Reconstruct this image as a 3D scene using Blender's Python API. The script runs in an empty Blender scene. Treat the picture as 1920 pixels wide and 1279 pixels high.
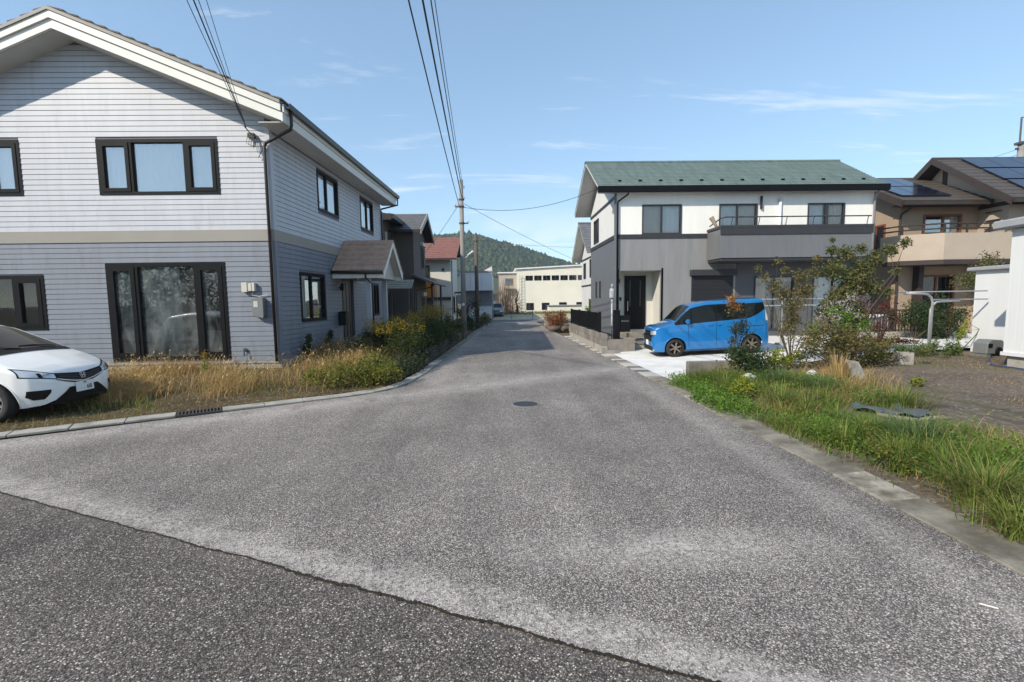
import bpy, bmesh, math, random
import numpy as np
from mathutils import Vector, Matrix
random.seed(7); RNG = np.random.default_rng(11)
R = math.radians; PI = math.pi
SC = bpy.context.scene; COL = SC.collection

# ------------------------------------------------------------------ camera
EYE = 1.7; FPX = 870.0
cam_d = bpy.data.cameras.new('camera'); cam = bpy.data.objects.new('camera', cam_d); COL.objects.link(cam)
cam_d.sensor_width = 36.0; cam_d.lens = 36.0 * FPX / 1920.0
cam_d.clip_start = 0.05; cam_d.clip_end = 5000
cam.matrix_world = (Matrix.Translation((0, 0, EYE)) @ Matrix.Rotation(-math.atan(20 / FPX), 4, 'Z')
                    @ Matrix.Rotation(PI / 2 - math.atan(76.5 / FPX), 4, 'X') @ Matrix.Rotation(R(-0.8), 4, 'Z'))
SC.camera = cam

# ------------------------------------------------------------------ sky, sun, exposure
SUN_AZ = R(180 + 50); SUN_EL = R(36)          # azimuth clockwise from +Y: behind the viewer, to the left
sun_dir = Vector((math.sin(SUN_AZ) * math.cos(SUN_EL), math.cos(SUN_AZ) * math.cos(SUN_EL), math.sin(SUN_EL)))
world = bpy.data.worlds.new('World'); SC.world = world; world.use_nodes = True
nt = world.node_tree; nt.nodes.clear()
def N(t, typ, **kw):
    n = t.nodes.new(typ)
    for k, v in kw.items():
        if k in n.inputs.keys(): n.inputs[k].default_value = v
        else: setattr(n, k, v)
    return n
def LK(t, a, b): t.links.new(a, b)
sky = N(nt, 'ShaderNodeTexSky', sky_type='NISHITA', sun_disc=False, sun_elevation=SUN_EL, sun_rotation=SUN_AZ,
        air_density=1.0, dust_density=0.25, ozone_density=1.2, altitude=100)
bg = N(nt, 'ShaderNodeBackground'); bg.inputs['Strength'].default_value = 0.136
wo = N(nt, 'ShaderNodeOutputWorld')
tc = N(nt, 'ShaderNodeTexCoord'); sep = N(nt, 'ShaderNodeSeparateXYZ'); LK(nt, tc.outputs['Generated'], sep.inputs[0])
def M(t, op, a, b=None, c=None, clamp=False):
    n = t.nodes.new('ShaderNodeMath'); n.operation = op; n.use_clamp = clamp
    for i, v in enumerate((a, b, c)):
        if v is None: continue
        if isinstance(v, (int, float)): n.inputs[i].default_value = v
        else: LK(t, v, n.inputs[i])
    return n.outputs[0]
def RAMP(t, fac, stops, interp='LINEAR'):
    n = t.nodes.new('ShaderNodeValToRGB'); n.color_ramp.interpolation = interp
    el = n.color_ramp.elements
    while len(el) < len(stops): el.new(0.5)
    for e, (p, c) in zip(el, stops):
        e.position = p; e.color = (c, c, c, 1) if isinstance(c, (int, float)) else (*c, 1)
    LK(t, fac, n.inputs[0]); return n.outputs[0]
# thin cirrus on a high plane, heaped clouds low over the horizon
zc = M(nt, 'MAXIMUM', sep.outputs[2], 0.02)
cmb = N(nt, 'ShaderNodeCombineXYZ')
LK(nt, M(nt, 'DIVIDE', sep.outputs[0], M(nt, 'ADD', zc, 0.06)), cmb.inputs[0]); LK(nt, M(nt, 'DIVIDE', sep.outputs[1], M(nt, 'ADD', zc, 0.06)), cmb.inputs[1])
mp = N(nt, 'ShaderNodeMapping'); mp.inputs['Rotation'].default_value = (0, 0, R(-24)); mp.inputs['Scale'].default_value = (0.5, 1.9, 1); mp.inputs['Location'].default_value = (0.35, 0.4, 0)
LK(nt, cmb.outputs[0], mp.inputs[0])
n1 = N(nt, 'ShaderNodeTexNoise', Scale=1.25, Detail=9.0, Roughness=0.62, Distortion=0.5); LK(nt, mp.outputs[0], n1.inputs['Vector'])
cir = RAMP(nt, n1.outputs['Fac'], [(0.575, 0.0), (0.77, 0.8)])
azi = M(nt, 'ARCTAN2', sep.outputs[0], sep.outputs[1])
cmb2 = N(nt, 'ShaderNodeCombineXYZ'); LK(nt, azi, cmb2.inputs[0]); LK(nt, M(nt, 'MULTIPLY', sep.outputs[2], 2.6), cmb2.inputs[1]); cmb2.inputs[2].default_value = 3.3
n2 = N(nt, 'ShaderNodeTexNoise', Scale=4.6, Detail=7.0, Roughness=0.55); LK(nt, cmb2.outputs[0], n2.inputs['Vector'])
lowm = RAMP(nt, sep.outputs[2], [(0.04, 1.0), (0.20, 0.0)])
cum = M(nt, 'MULTIPLY', RAMP(nt, n2.outputs['Fac'], [(0.50, 0.0), (0.60, 0.85)]), lowm)
cl = M(nt, 'MAXIMUM', cir, cum, clamp=True)
mx = N(nt, 'ShaderNodeMixRGB'); mx.inputs[2].default_value = (5.6, 5.7, 5.8, 1)
gm = N(nt, 'ShaderNodeGamma', Gamma=0.65); LK(nt, sky.outputs[0], gm.inputs[0])     # camera response of the sky
sc_ = N(nt, 'ShaderNodeMixRGB', blend_type='MULTIPLY'); sc_.inputs[0].default_value = 1; sc_.inputs[2].default_value = (1.30, 1.56, 1.72, 1); LK(nt, gm.outputs[0], sc_.inputs[1])
LK(nt, cl, mx.inputs[0]); LK(nt, sc_.outputs[0], mx.inputs[1])
LK(nt, mx.outputs[0], bg.inputs[0]); LK(nt, bg.outputs[0], wo.inputs[0])

sl = bpy.data.lights.new('sun', 'SUN'); sl.energy = 3.45; sl.angle = R(0.53); sl.color = (1.0, 0.91, 0.77)
so = bpy.data.objects.new('sun', sl); COL.objects.link(so); so.rotation_euler = sun_dir.to_track_quat('Z', 'Y').to_euler(); so.location = (-20, -20, 30)
vs = SC.view_settings; vs.view_transform = 'Standard'; vs.look = 'None'; vs.gamma = 1; vs.use_curve_mapping = False
vs.exposure = 0.62

# ------------------------------------------------------------------ materials
MATS = {}
def newmat(name):
    m = bpy.data.materials.new(name); m.use_nodes = True; t = m.node_tree
    return m, t, t.nodes['Principled BSDF'], t.nodes['Material Output']
def objco(t):
    return N(t, 'ShaderNodeTexCoord').outputs['Object']
def plain(name, col, rough=0.6, var=0.12, vs_=3.0, bump=0.0, bs=60.0, metal=0.0, coat=0.0, spec=0.5, stretch=None, dirt=None):
    """painted / cast surface: base colour with blotchy variation and a fine relief"""
    if name in MATS: return MATS[name]
    m, t, p, o = newmat(name); co = objco(t)
    if stretch:
        k = N(t, 'ShaderNodeMapping'); k.inputs['Scale'].default_value = stretch; LK(t, co, k.inputs[0]); co = k.outputs[0]
    n = N(t, 'ShaderNodeTexNoise', Scale=vs_, Detail=6.0, Roughness=0.6); LK(t, co, n.inputs['Vector'])
    lo = tuple(c * (1 - var) for c in col); hi = tuple(min(1, c * (1 + var)) for c in col)
    c = RAMP(t, n.outputs['Fac'], [(0.3, lo), (0.7, hi)])
    if dirt:
        n3 = N(t, 'ShaderNodeTexNoise', Scale=dirt[1], Detail=8.0, Roughness=0.7); LK(t, co, n3.inputs['Vector'])
        mm = N(t, 'ShaderNodeMixRGB'); mm.inputs[2].default_value = (*dirt[0], 1)
        LK(t, RAMP(t, n3.outputs['Fac'], [(dirt[2], 0.0), (dirt[2] + 0.2, dirt[3])]), mm.inputs[0]); LK(t, c, mm.inputs[1]); c = mm.outputs[0]
    LK(t, c, p.inputs['Base Color'])
    p.inputs['Roughness'].default_value = rough; p.inputs['Metallic'].default_value = metal
    p.inputs['Coat Weight'].default_value = coat; p.inputs['Coat Roughness'].default_value = 0.04; p.inputs['Specular IOR Level'].default_value = spec
    if bump:
        b = N(t, 'ShaderNodeBump', Strength=bump, Distance=0.01); nb = N(t, 'ShaderNodeTexNoise', Scale=bs, Detail=4.0); LK(t, co, nb.inputs['Vector'])
        LK(t, nb.outputs['Fac'], b.inputs['Height']); LK(t, b.outputs[0], p.inputs['Normal'])
    MATS[name] = m; return m
def ribbed(name, col, axis=0, pitch=0.075, rough=0.55, var=0.07, depth=0.006):
    """metal siding with fine pressed vertical ribs"""
    m, t, p, o = newmat(name); co = objco(t)
    s = N(t, 'ShaderNodeSeparateXYZ'); LK(t, co, s.inputs[0])
    f = M(t, 'FRACT', M(t, 'DIVIDE', s.outputs[axis], pitch))
    h = RAMP(t, f, [(0.0, 0.0), (0.08, 0.0), (0.16, 1.0), (0.84, 1.0), (0.92, 0.0)])
    n = N(t, 'ShaderNodeTexNoise', Scale=2.0, Detail=6.0); k = N(t, 'ShaderNodeMapping'); k.inputs['Scale'].default_value = (3, 3, 0.35); LK(t, co, k.inputs[0]); LK(t, k.outputs[0], n.inputs['Vector'])
    c = RAMP(t, n.outputs['Fac'], [(0.3, tuple(x * (1 - var) for x in col)), (0.7, tuple(x * (1 + var) for x in col))])
    LK(t, c, p.inputs['Base Color']); p.inputs['Roughness'].default_value = rough
    b = N(t, 'ShaderNodeBump', Strength=0.8, Distance=depth); LK(t, h, b.inputs['Height']); LK(t, b.outputs[0], p.inputs['Normal'])
    return m
def glass(name, tint=(0.75, 0.8, 0.8), refl=0.28, dusty=0.0):
    m, t, p, o = newmat(name); t.nodes.remove(p)
    tr = N(t, 'ShaderNodeBsdfTransparent'); tr.inputs[0].default_value = (*tint, 1)
    gl = N(t, 'ShaderNodeBsdfGlossy'); gl.inputs['Roughness'].default_value = 0.015; gl.inputs[0].default_value = (0.95, 0.97, 1, 1)
    lw = N(t, 'ShaderNodeFresnel', IOR=1.5)
    f = M(t, 'ADD', M(t, 'MULTIPLY', lw.outputs[0], 1.0 - refl), refl, clamp=True)
    b = N(t, 'ShaderNodeBump', Strength=0.05, Distance=0.02); nb = N(t, 'ShaderNodeTexNoise', Scale=1.6, Detail=1.0); LK(t, objco(t), nb.inputs['Vector']); LK(t, nb.outputs['Fac'], b.inputs['Height']); LK(t, b.outputs[0], gl.inputs['Normal'])
    x = N(t, 'ShaderNodeMixShader'); LK(t, f, x.inputs[0]); LK(t, tr.outputs[0], x.inputs[1]); LK(t, gl.outputs[0], x.inputs[2]); out = x.outputs[0]
    if dusty:
        k = N(t, 'ShaderNodeMapping'); k.inputs['Scale'].default_value = (1.6, 1.6, 0.7); LK(t, objco(t), k.inputs[0])
        n = N(t, 'ShaderNodeTexNoise', Scale=1.5, Detail=10.0, Roughness=0.68, Distortion=0.6); LK(t, k.outputs[0], n.inputs['Vector'])
        d = N(t, 'ShaderNodeBsdfDiffuse'); d.inputs[0].default_value = (0.42, 0.46, 0.45, 1)
        y = N(t, 'ShaderNodeMixShader'); LK(t, RAMP(t, n.outputs['Fac'], [(0.42, 0.03), (0.62, dusty)]), y.inputs[0]); LK(t, out, y.inputs[1]); LK(t, d.outputs[0], y.inputs[2]); out = y.outputs[0]
    LK(t, out, o.inputs[0]); return m
def leafmat(name, cols, trans=0.35, rough=0.55):
    """foliage: colour picked per leaf from the mesh attribute rnd, with light passing through"""
    m, t, p, o = newmat(name)
    a = N(t, 'ShaderNodeAttribute', attribute_name='rnd')
    k = len(cols); c = RAMP(t, a.outputs['Fac'], [(i / max(1, k - 1), cc) for i, cc in enumerate(cols)])
    LK(t, c, p.inputs['Base Color']); p.inputs['Roughness'].default_value = rough; p.inputs['Specular IOR Level'].default_value = 0.25
    tl = N(t, 'ShaderNodeBsdfTranslucent'); LK(t, c, tl.inputs[0])
    x = N(t, 'ShaderNodeMixShader'); x.inputs[0].default_value = trans; LK(t, p.outputs[0], x.inputs[1]); LK(t, tl.outputs[0], x.inputs[2]); LK(t, x.outputs[0], o.inputs[0])
    return m

def asphalt(name, base, stone, stain, amt, far=False):
    m, t, p, o = newmat(name); co = objco(t)
    v = N(t, 'ShaderNodeTexVoronoi', Scale=125.0, Randomness=1.0); LK(t, co, v.inputs['Vector'])
    v2 = N(t, 'ShaderNodeTexVoronoi', Scale=52.0, Randomness=1.0); LK(t, co, v2.inputs['Vector'])
    sx = N(t, 'ShaderNodeSeparateXYZ'); LK(t, v.outputs['Color'], sx.inputs[0])
    sx2 = N(t, 'ShaderNodeSeparateXYZ'); LK(t, v2.outputs['Color'], sx2.inputs[0])
    # every stone has its own grey, the bitumen between them is dark
    g = RAMP(t, sx.outputs[0], [(0.0, tuple(c * 0.40 for c in base)), (0.45, tuple(c * .9 for c in base)), (0.78, tuple(c * 1.5 for c in base)), (0.92, tuple(c * 2.0 for c in base)), (0.97, stone)])
    edge = RAMP(t, v.outputs['Distance'], [(0.25, 1.15), (0.66, 0.38)])
    mu = N(t, 'ShaderNodeMixRGB', blend_type='MULTIPLY'); mu.inputs[0].default_value = 1; LK(t, g, mu.inputs[1]); LK(t, edge, mu.inputs[2])
    big = N(t, 'ShaderNodeMixRGB'); LK(t, RAMP(t, sx2.outputs[1], [(0.988, 0.0), (0.995, 0.35)]), big.inputs[0]); LK(t, mu.outputs[0], big.inputs[1]); big.inputs[2].default_value = (*stone, 1)
    n = N(t, 'ShaderNodeTexNoise', Scale=0.38, Detail=8.0, Roughness=0.66); LK(t, co, n.inputs['Vector'])
    blot = N(t, 'ShaderNodeMixRGB', blend_type='MULTIPLY'); blot.inputs[0].default_value = 1; LK(t, big.outputs[0], blot.inputs[1]); LK(t, RAMP(t, n.outputs['Fac'], [(0.30, 0.72), (0.70, 1.36)]), blot.inputs[2])
    # traffic-worn streaks along the street
    ks = N(t, 'ShaderNodeMapping'); ks.inputs['Scale'].default_value = (1.5, .16, 1); LK(t, co, ks.inputs[0]); n5 = N(t, 'ShaderNodeTexNoise', Scale=1.3, Detail=5.0, Roughness=0.6); LK(t, ks.outputs[0], n5.inputs['Vector'])
    st_ = N(t, 'ShaderNodeMixRGB', blend_type='MULTIPLY'); st_.inputs[0].default_value = 1; LK(t, blot.outputs[0], st_.inputs[1]); LK(t, RAMP(t, n5.outputs['Fac'], [(0.32, 0.86), (0.68, 1.14)]), st_.inputs[2])
    c = st_.outputs[0]
    # pale dust lodged between the stones: along the joint, along the kerbs, in ragged patches
    s = N(t, 'ShaderNodeSeparateXYZ'); LK(t, co, s.inputs[0]); X, Y = s.outputs[0], s.outputs[1]
    nd = N(t, 'ShaderNodeTexNoise', Scale=2.3, Detail=9.0, Roughness=0.72); LK(t, co, nd.inputs['Vector'])
    nf = N(t, 'ShaderNodeTexNoise', Scale=30.0, Detail=3.0, Roughness=0.7); LK(t, co, nf.inputs['Vector'])
    wob = M(t, 'MULTIPLY', M(t, 'SUBTRACT', nd.outputs['Fac'], 0.5), 1.5)
    def band(dist, width, strength):
        d = M(t, 'ADD', M(t, 'ABSOLUTE', dist), wob)
        return M(t, 'MULTIPLY', M(t, 'SUBTRACT', 1.0, M(t, 'DIVIDE', d, width), clamp=True), strength)
    jd = M(t, 'MULTIPLY', M(t, 'SUBTRACT', M(t, 'ADD', Y, M(t, 'MULTIPLY', X, 0.425)), 2.27), 0.92)   # distance from the joint
    parts = [band(M(t, 'SUBTRACT', jd, 0.12), 0.25, 1.0 if far else 0.40)]
    if far:
        kd = M(t, 'MULTIPLY', M(t, 'SUBTRACT', Y, M(t, 'ADD', M(t, 'MULTIPLY', X, 0.60), 9.98)), 0.857)       # flared corner kerb
        parts += [band(M(t, 'ADD', kd, 0.45), 0.75, 0.75), M(t, 'MULTIPLY', band(M(t, 'SUBTRACT', X, -1.4), 0.5, 0.55), M(t, 'SUBTRACT', Y, 8.6, clamp=True))]
        parts += [band(M(t, 'SUBTRACT', X, 2.72), 0.30, 0.42)]
        e = M(t, 'SQRT', M(t, 'ADD', M(t, 'POWER', M(t, 'MULTIPLY', M(t, 'SUBTRACT', X, 1.15), 0.62), 2.0), M(t, 'POWER', M(t, 'MULTIPLY', M(t, 'SUBTRACT', Y, 3.0), 2.6), 2.0)))
        parts += [band(e, 0.95, 0.9)]
        e2 = M(t, 'SQRT', M(t, 'ADD', M(t, 'POWER', M(t, 'SUBTRACT', X, -0.6), 2.0), M(t, 'POWER', M(t, 'MULTIPLY', M(t, 'SUBTRACT', Y, 10.3), 0.7), 2.0)))
        parts += [band(e2, 1.3, 0.5)]
    d = parts[0]
    for q in parts[1:]: d = M(t, 'MAXIMUM', d, q)
    d = M(t, 'MULTIPLY', d, RAMP(t, nd.outputs['Fac'], [(0.40, 0.22), (0.58, 1.2)]))
    speck = RAMP(t, nf.outputs['Fac'], [(0.40, 0.18), (0.56, 1.0)])
    sm = M(t, 'MULTIPLY', d, M(t, 'MULTIPLY', speck, RAMP(t, v.outputs['Distance'], [(0.1, 0.6), (0.5, 1.0)])), clamp=True)
    mm = N(t, 'ShaderNodeMixRGB'); mm.inputs[2].default_value = (*stain, 1); LK(t, M(t, 'MULTIPLY', sm, amt), mm.inputs[0]); LK(t, c, mm.inputs[1])
    LK(t, mm.outputs[0], p.inputs['Base Color'])
    p.inputs['Roughness'].default_value = 0.82; p.inputs['Specular IOR Level'].default_value = 0.3
    b = N(t, 'ShaderNodeBump', Strength=0.7, Distance=0.004); inv = M(t, 'SUBTRACT', 1.0, v.outputs['Distance'])
    LK(t, M(t, 'ADD', inv, M(t, 'MULTIPLY', sx.outputs[1], 0.5)), b.inputs['Height']); LK(t, b.outputs[0], p.inputs['Normal'])
    return m

def soil(name, a, b_, c, s1=1.2, s2=14.0):
    m, t, p, o = newmat(name); co = objco(t)
    n = N(t, 'ShaderNodeTexNoise', Scale=s1, Detail=9.0, Roughness=0.68); LK(t, co, n.inputs['Vector'])
    n2_ = N(t, 'ShaderNodeTexNoise', Scale=s2, Detail=6.0, Roughness=0.75); LK(t, co, n2_.inputs['Vector'])
    x = RAMP(t, n.outputs['Fac'], [(0.35, a), (0.52, b_), (0.66, c)])
    v = N(t, 'ShaderNodeTexVoronoi', Scale=38.0); LK(t, co, v.inputs['Vector']); sx = N(t, 'ShaderNodeSeparateXYZ'); LK(t, v.outputs['Color'], sx.inputs[0])
    mu = N(t, 'ShaderNodeMixRGB', blend_type='MULTIPLY'); mu.inputs[0].default_value = 1; LK(t, x, mu.inputs[1]); LK(t, RAMP(t, n2_.outputs['Fac'], [(0.3, 0.55), (0.7, 1.4)]), mu.inputs[2])
    st = N(t, 'ShaderNodeMixRGB'); LK(t, RAMP(t, sx.outputs[0], [(0.93, 0.0), (0.97, 0.8)]), st.inputs[0]); LK(t, mu.outputs[0], st.inputs[1]); st.inputs[2].default_value = (0.33, 0.31, 0.28, 1)
    LK(t, st.outputs[0], p.inputs['Base Color']); p.inputs['Roughness'].default_value = 0.95; p.inputs['Specular IOR Level'].default_value = 0.1
    b = N(t, 'ShaderNodeBump', Strength=0.8, Distance=0.03); LK(t, n2_.outputs['Fac'], b.inputs['Height']); LK(t, b.outputs[0], p.inputs['Normal'])
    return m

# ------------------------------------------------------------------ mesh helpers
def wloc(o):
    v = Vector((0, 0, 0))
    while o is not None: v += o.location; o = o.parent
    return v
class MB:
    def __init__(s): s.v = []; s.f = []
    def quad(s, *p):
        k = len(s.v); s.v += [tuple(q) for q in p]; s.f.append(tuple(range(k, k + len(p))))
    def hexa(s, p):   # p: 4 bottom (ccw from above) + 4 top
        k = len(s.v); s.v += [tuple(q) for q in p]
        s.f += [tuple(k + i for i in q) for q in ((3, 2, 1, 0), (4, 5, 6, 7), (0, 1, 5, 4), (1, 2, 6, 5), (2, 3, 7, 6), (3, 0, 4, 7))]
    def box(s, x0, x1, y0, y1, z0, z1):
        x0, x1 = sorted((x0, x1)); y0, y1 = sorted((y0, y1)); z0, z1 = sorted((z0, z1))
        s.hexa([(x0, y0, z0), (x1, y0, z0), (x1, y1, z0), (x0, y1, z0), (x0, y0, z1), (x1, y0, z1), (x1, y1, z1), (x0, y1, z1)])
    def bar(s, a, b, w, h=None, up=(0, 0, 1)):
        a = Vector(a); b = Vector(b); d = (b - a).normalized(); h = h or w
        u = Vector(up); r = d.cross(u)
        if r.length < 1e-4: r = d.cross(Vector((1, 0, 0)))
        r.normalize(); u = r.cross(d).normalized(); r *= w / 2; u *= h / 2
        s.hexa([a - r - u, a + r - u, b + r - u, b - r - u, a - r + u, a + r + u, b + r + u, b - r + u])
    def tube(s, pts, r, n=8, cap=True):
        pts = [Vector(p) for p in pts]; rr = r if isinstance(r, (list, tuple)) else [r] * len(pts); base = len(s.v); prev = None
        for i, p in enumerate(pts):
            d = (pts[min(i + 1, len(pts) - 1)] - pts[max(i - 1, 0)]).normalized()
            a = prev if prev is not None else (Vector((0, 0, 1)) if abs(d.z) < 0.9 else Vector((1, 0, 0)))
            a = (a - d * a.dot(d)).normalized(); prev = a; b = d.cross(a)
            for k in range(n):
                q = 2 * PI * k / n; s.v.append(tuple(p + (a * math.cos(q) + b * math.sin(q)) * rr[i]))
        for i in range(len(pts) - 1):
            for k in range(n):
                s.f.append((base + i * n + k, base + i * n + (k + 1) % n, base + (i + 1) * n + (k + 1) % n, base + (i + 1) * n + k))
        if cap:
            s.f.append(tuple(base + k for k in range(n))[::-1]); s.f.append(tuple(base + (len(pts) - 1) * n + k for k in range(n)))
    def lathe(s, prof, c=(0, 0, 0), axis='Z', n=24, cap=True):   # prof: (radius, height)
        base = len(s.v)
        for r, h in prof:
            for k in range(n):
                q = 2 * PI * k / n; x, y = r * math.cos(q), r * math.sin(q)
                p = (x, y, h) if axis == 'Z' else ((x, h, y) if axis == 'Y' else (h, x, y))
                s.v.append((c[0] + p[0], c[1] + p[1], c[2] + p[2]))
        for i in range(len(prof) - 1):
            for k in range(n): s.f.append((base + i * n + k, base + i * n + (k + 1) % n, base + (i + 1) * n + (k + 1) % n, base + (i + 1) * n + k))
        if cap and prof[0][0] > 1e-4: s.f.append(tuple(base + k for k in range(n))[::-1])
        if cap and prof[-1][0] > 1e-4: s.f.append(tuple(base + (len(prof) - 1) * n + k for k in range(n)))
    def prism(s, poly, ax, a0, a1):   # poly in the two other axes, extruded along ax
        def P(u, v, w): return (w, u, v) if ax == 0 else ((u, w, v) if ax == 1 else (u, v, w))
        k = len(s.v); n = len(poly)
        s.v += [P(u, v, a0) for u, v in poly] + [P(u, v, a1) for u, v in poly]
        s.f.append(tuple(range(k, k + n))); s.f.append(tuple(range(k + 2 * n - 1, k + n - 1, -1)))
        for i in range(n): j = (i + 1) % n; s.f.append((k + i, k + n + i, k + n + j, k + j))
    def build(s, name, mat, parent=None, smooth=False, local=False, fix=True, bevel=0.0):
        me = bpy.data.meshes.new(name)
        off = Vector((0, 0, 0)) if (parent is None or local) else wloc(parent)
        me.from_pydata([(v[0] - off.x, v[1] - off.y, v[2] - off.z) for v in s.v], [], s.f); me.update()
        if fix or bevel:
            b = bmesh.new(); b.from_mesh(me)
            if bevel: bmesh.ops.bevel(b, geom=[e for e in b.edges if e.is_manifold and e.calc_face_angle(0) > 0.6], offset=bevel, segments=1, affect='EDGES', profile=0.5)
            bmesh.ops.recalc_face_normals(b, faces=b.faces); b.to_mesh(me); b.free()
        if smooth:
            me.polygons.foreach_set('use_smooth', [True] * len(me.polygons))
        if mat is not None: me.materials.append(mat)
        o = bpy.data.objects.new(name, me); COL.objects.link(o); o.parent = parent
        return o
def tag(o, label=None, cat=None, group=None, kind=None):
    for k, v in (('label', label), ('category', cat), ('group', group), ('kind', kind)):
        if v: o[k] = v
    return o
def thing(name, label, cat, loc=(0, 0, 0), rz=0.0, group=None):
    o = bpy.data.objects.new(name, None); COL.objects.link(o); o.location = loc; o.rotation_euler = (0, 0, rz); o.empty_display_size = 0.2
    return tag(o, label, cat, group)
def rawmesh(name, verts, faces, mat, parent=None, rnd=None, smooth=False):
    """numpy arrays straight to a mesh; faces all of one size; rnd is one number per face"""
    me = bpy.data.meshes.new(name); nv, nf, k = len(verts), len(faces), faces.shape[1]
    if parent is not None: verts = verts - np.array(wloc(parent))
    me.vertices.add(nv); me.vertices.foreach_set('co', verts.astype(np.float32).ravel())
    me.loops.add(nf * k); me.loops.foreach_set('vertex_index', faces.astype(np.int32).ravel())
    me.polygons.add(nf); me.polygons.foreach_set('loop_start', np.arange(0, nf * k, k, dtype=np.int32)); me.polygons.foreach_set('loop_total', np.full(nf, k, dtype=np.int32))
    if smooth: me.polygons.foreach_set('use_smooth', np.ones(nf, dtype=bool))
    me.update(calc_edges=True)
    if rnd is not None:
        a = me.attributes.new('rnd', 'FLOAT', 'FACE'); a.data.foreach_set('value', rnd.astype(np.float32))
    if mat is not None: me.materials.append(mat)
    o = bpy.data.objects.new(name, me); COL.objects.link(o); o.parent = parent
    return o
class Frame:
    """wall coordinates: a along the wall, b up, c outwards"""
    def __init__(s, o, u, n): s.o = Vector(o); s.u = Vector(u); s.n = Vector(n)
    def p(s, a, b, c): return s.o + s.u * a + Vector((0, 0, b)) + s.n * c
    def box(s, mb, a0, a1, b0, b1, c0, c1):
        P = s.p; mb.hexa([P(a0, b0, c0), P(a1, b0, c0), P(a1, b0, c1), P(a0, b0, c1), P(a0, b1, c0), P(a1, b1, c0), P(a1, b1, c1), P(a0, b1, c1)])
    def wedge(s, mb, a0, a1, b0, b1, cb, ct):   # a lap board: thicker at its foot
        P = s.p; mb.hexa([P(a0, b0, 0), P(a1, b0, 0), P(a1, b0, cb), P(a0, b0, cb), P(a0, b1, 0), P(a1, b1, 0), P(a1, b1, ct), P(a0, b1, ct)])
def wall_cells(fr, mb, a0, a1, b0, b1, holes, th):
    A = sorted({a0, a1, *[min(max(h[i], a0), a1) for h in holes for i in (0, 1)]}); B = sorted({b0, b1, *[min(max(h[i], b0), b1) for h in holes for i in (2, 3)]})
    for i in range(len(A) - 1):
        j = 0
        while j < len(B) - 1:
            inside = lambda jj: any(h[0] <= (A[i] + A[i + 1]) / 2 <= h[1] and h[2] <= (B[jj] + B[jj + 1]) / 2 <= h[3] for h in holes)
            if inside(j): j += 1; continue
            k = j
            while k + 1 < len(B) - 1 and not inside(k + 1): k += 1
            fr.box(mb, A[i], A[i + 1], B[j], B[k + 1], -th, 0); j = k + 1
def cut(a0, a1, holes):
    seg = [(a0, a1)]
    for h0, h1 in holes:
        out = []
        for s0, s1 in seg:
            if h1 <= s0 or h0 >= s1: out.append((s0, s1)); continue
            if h0 > s0: out.append((s0, h0))
            if h1 < s1: out.append((h1, s1))
        seg = out
    return [s for s in seg if s[1] - s[0] > 0.02]
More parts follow.
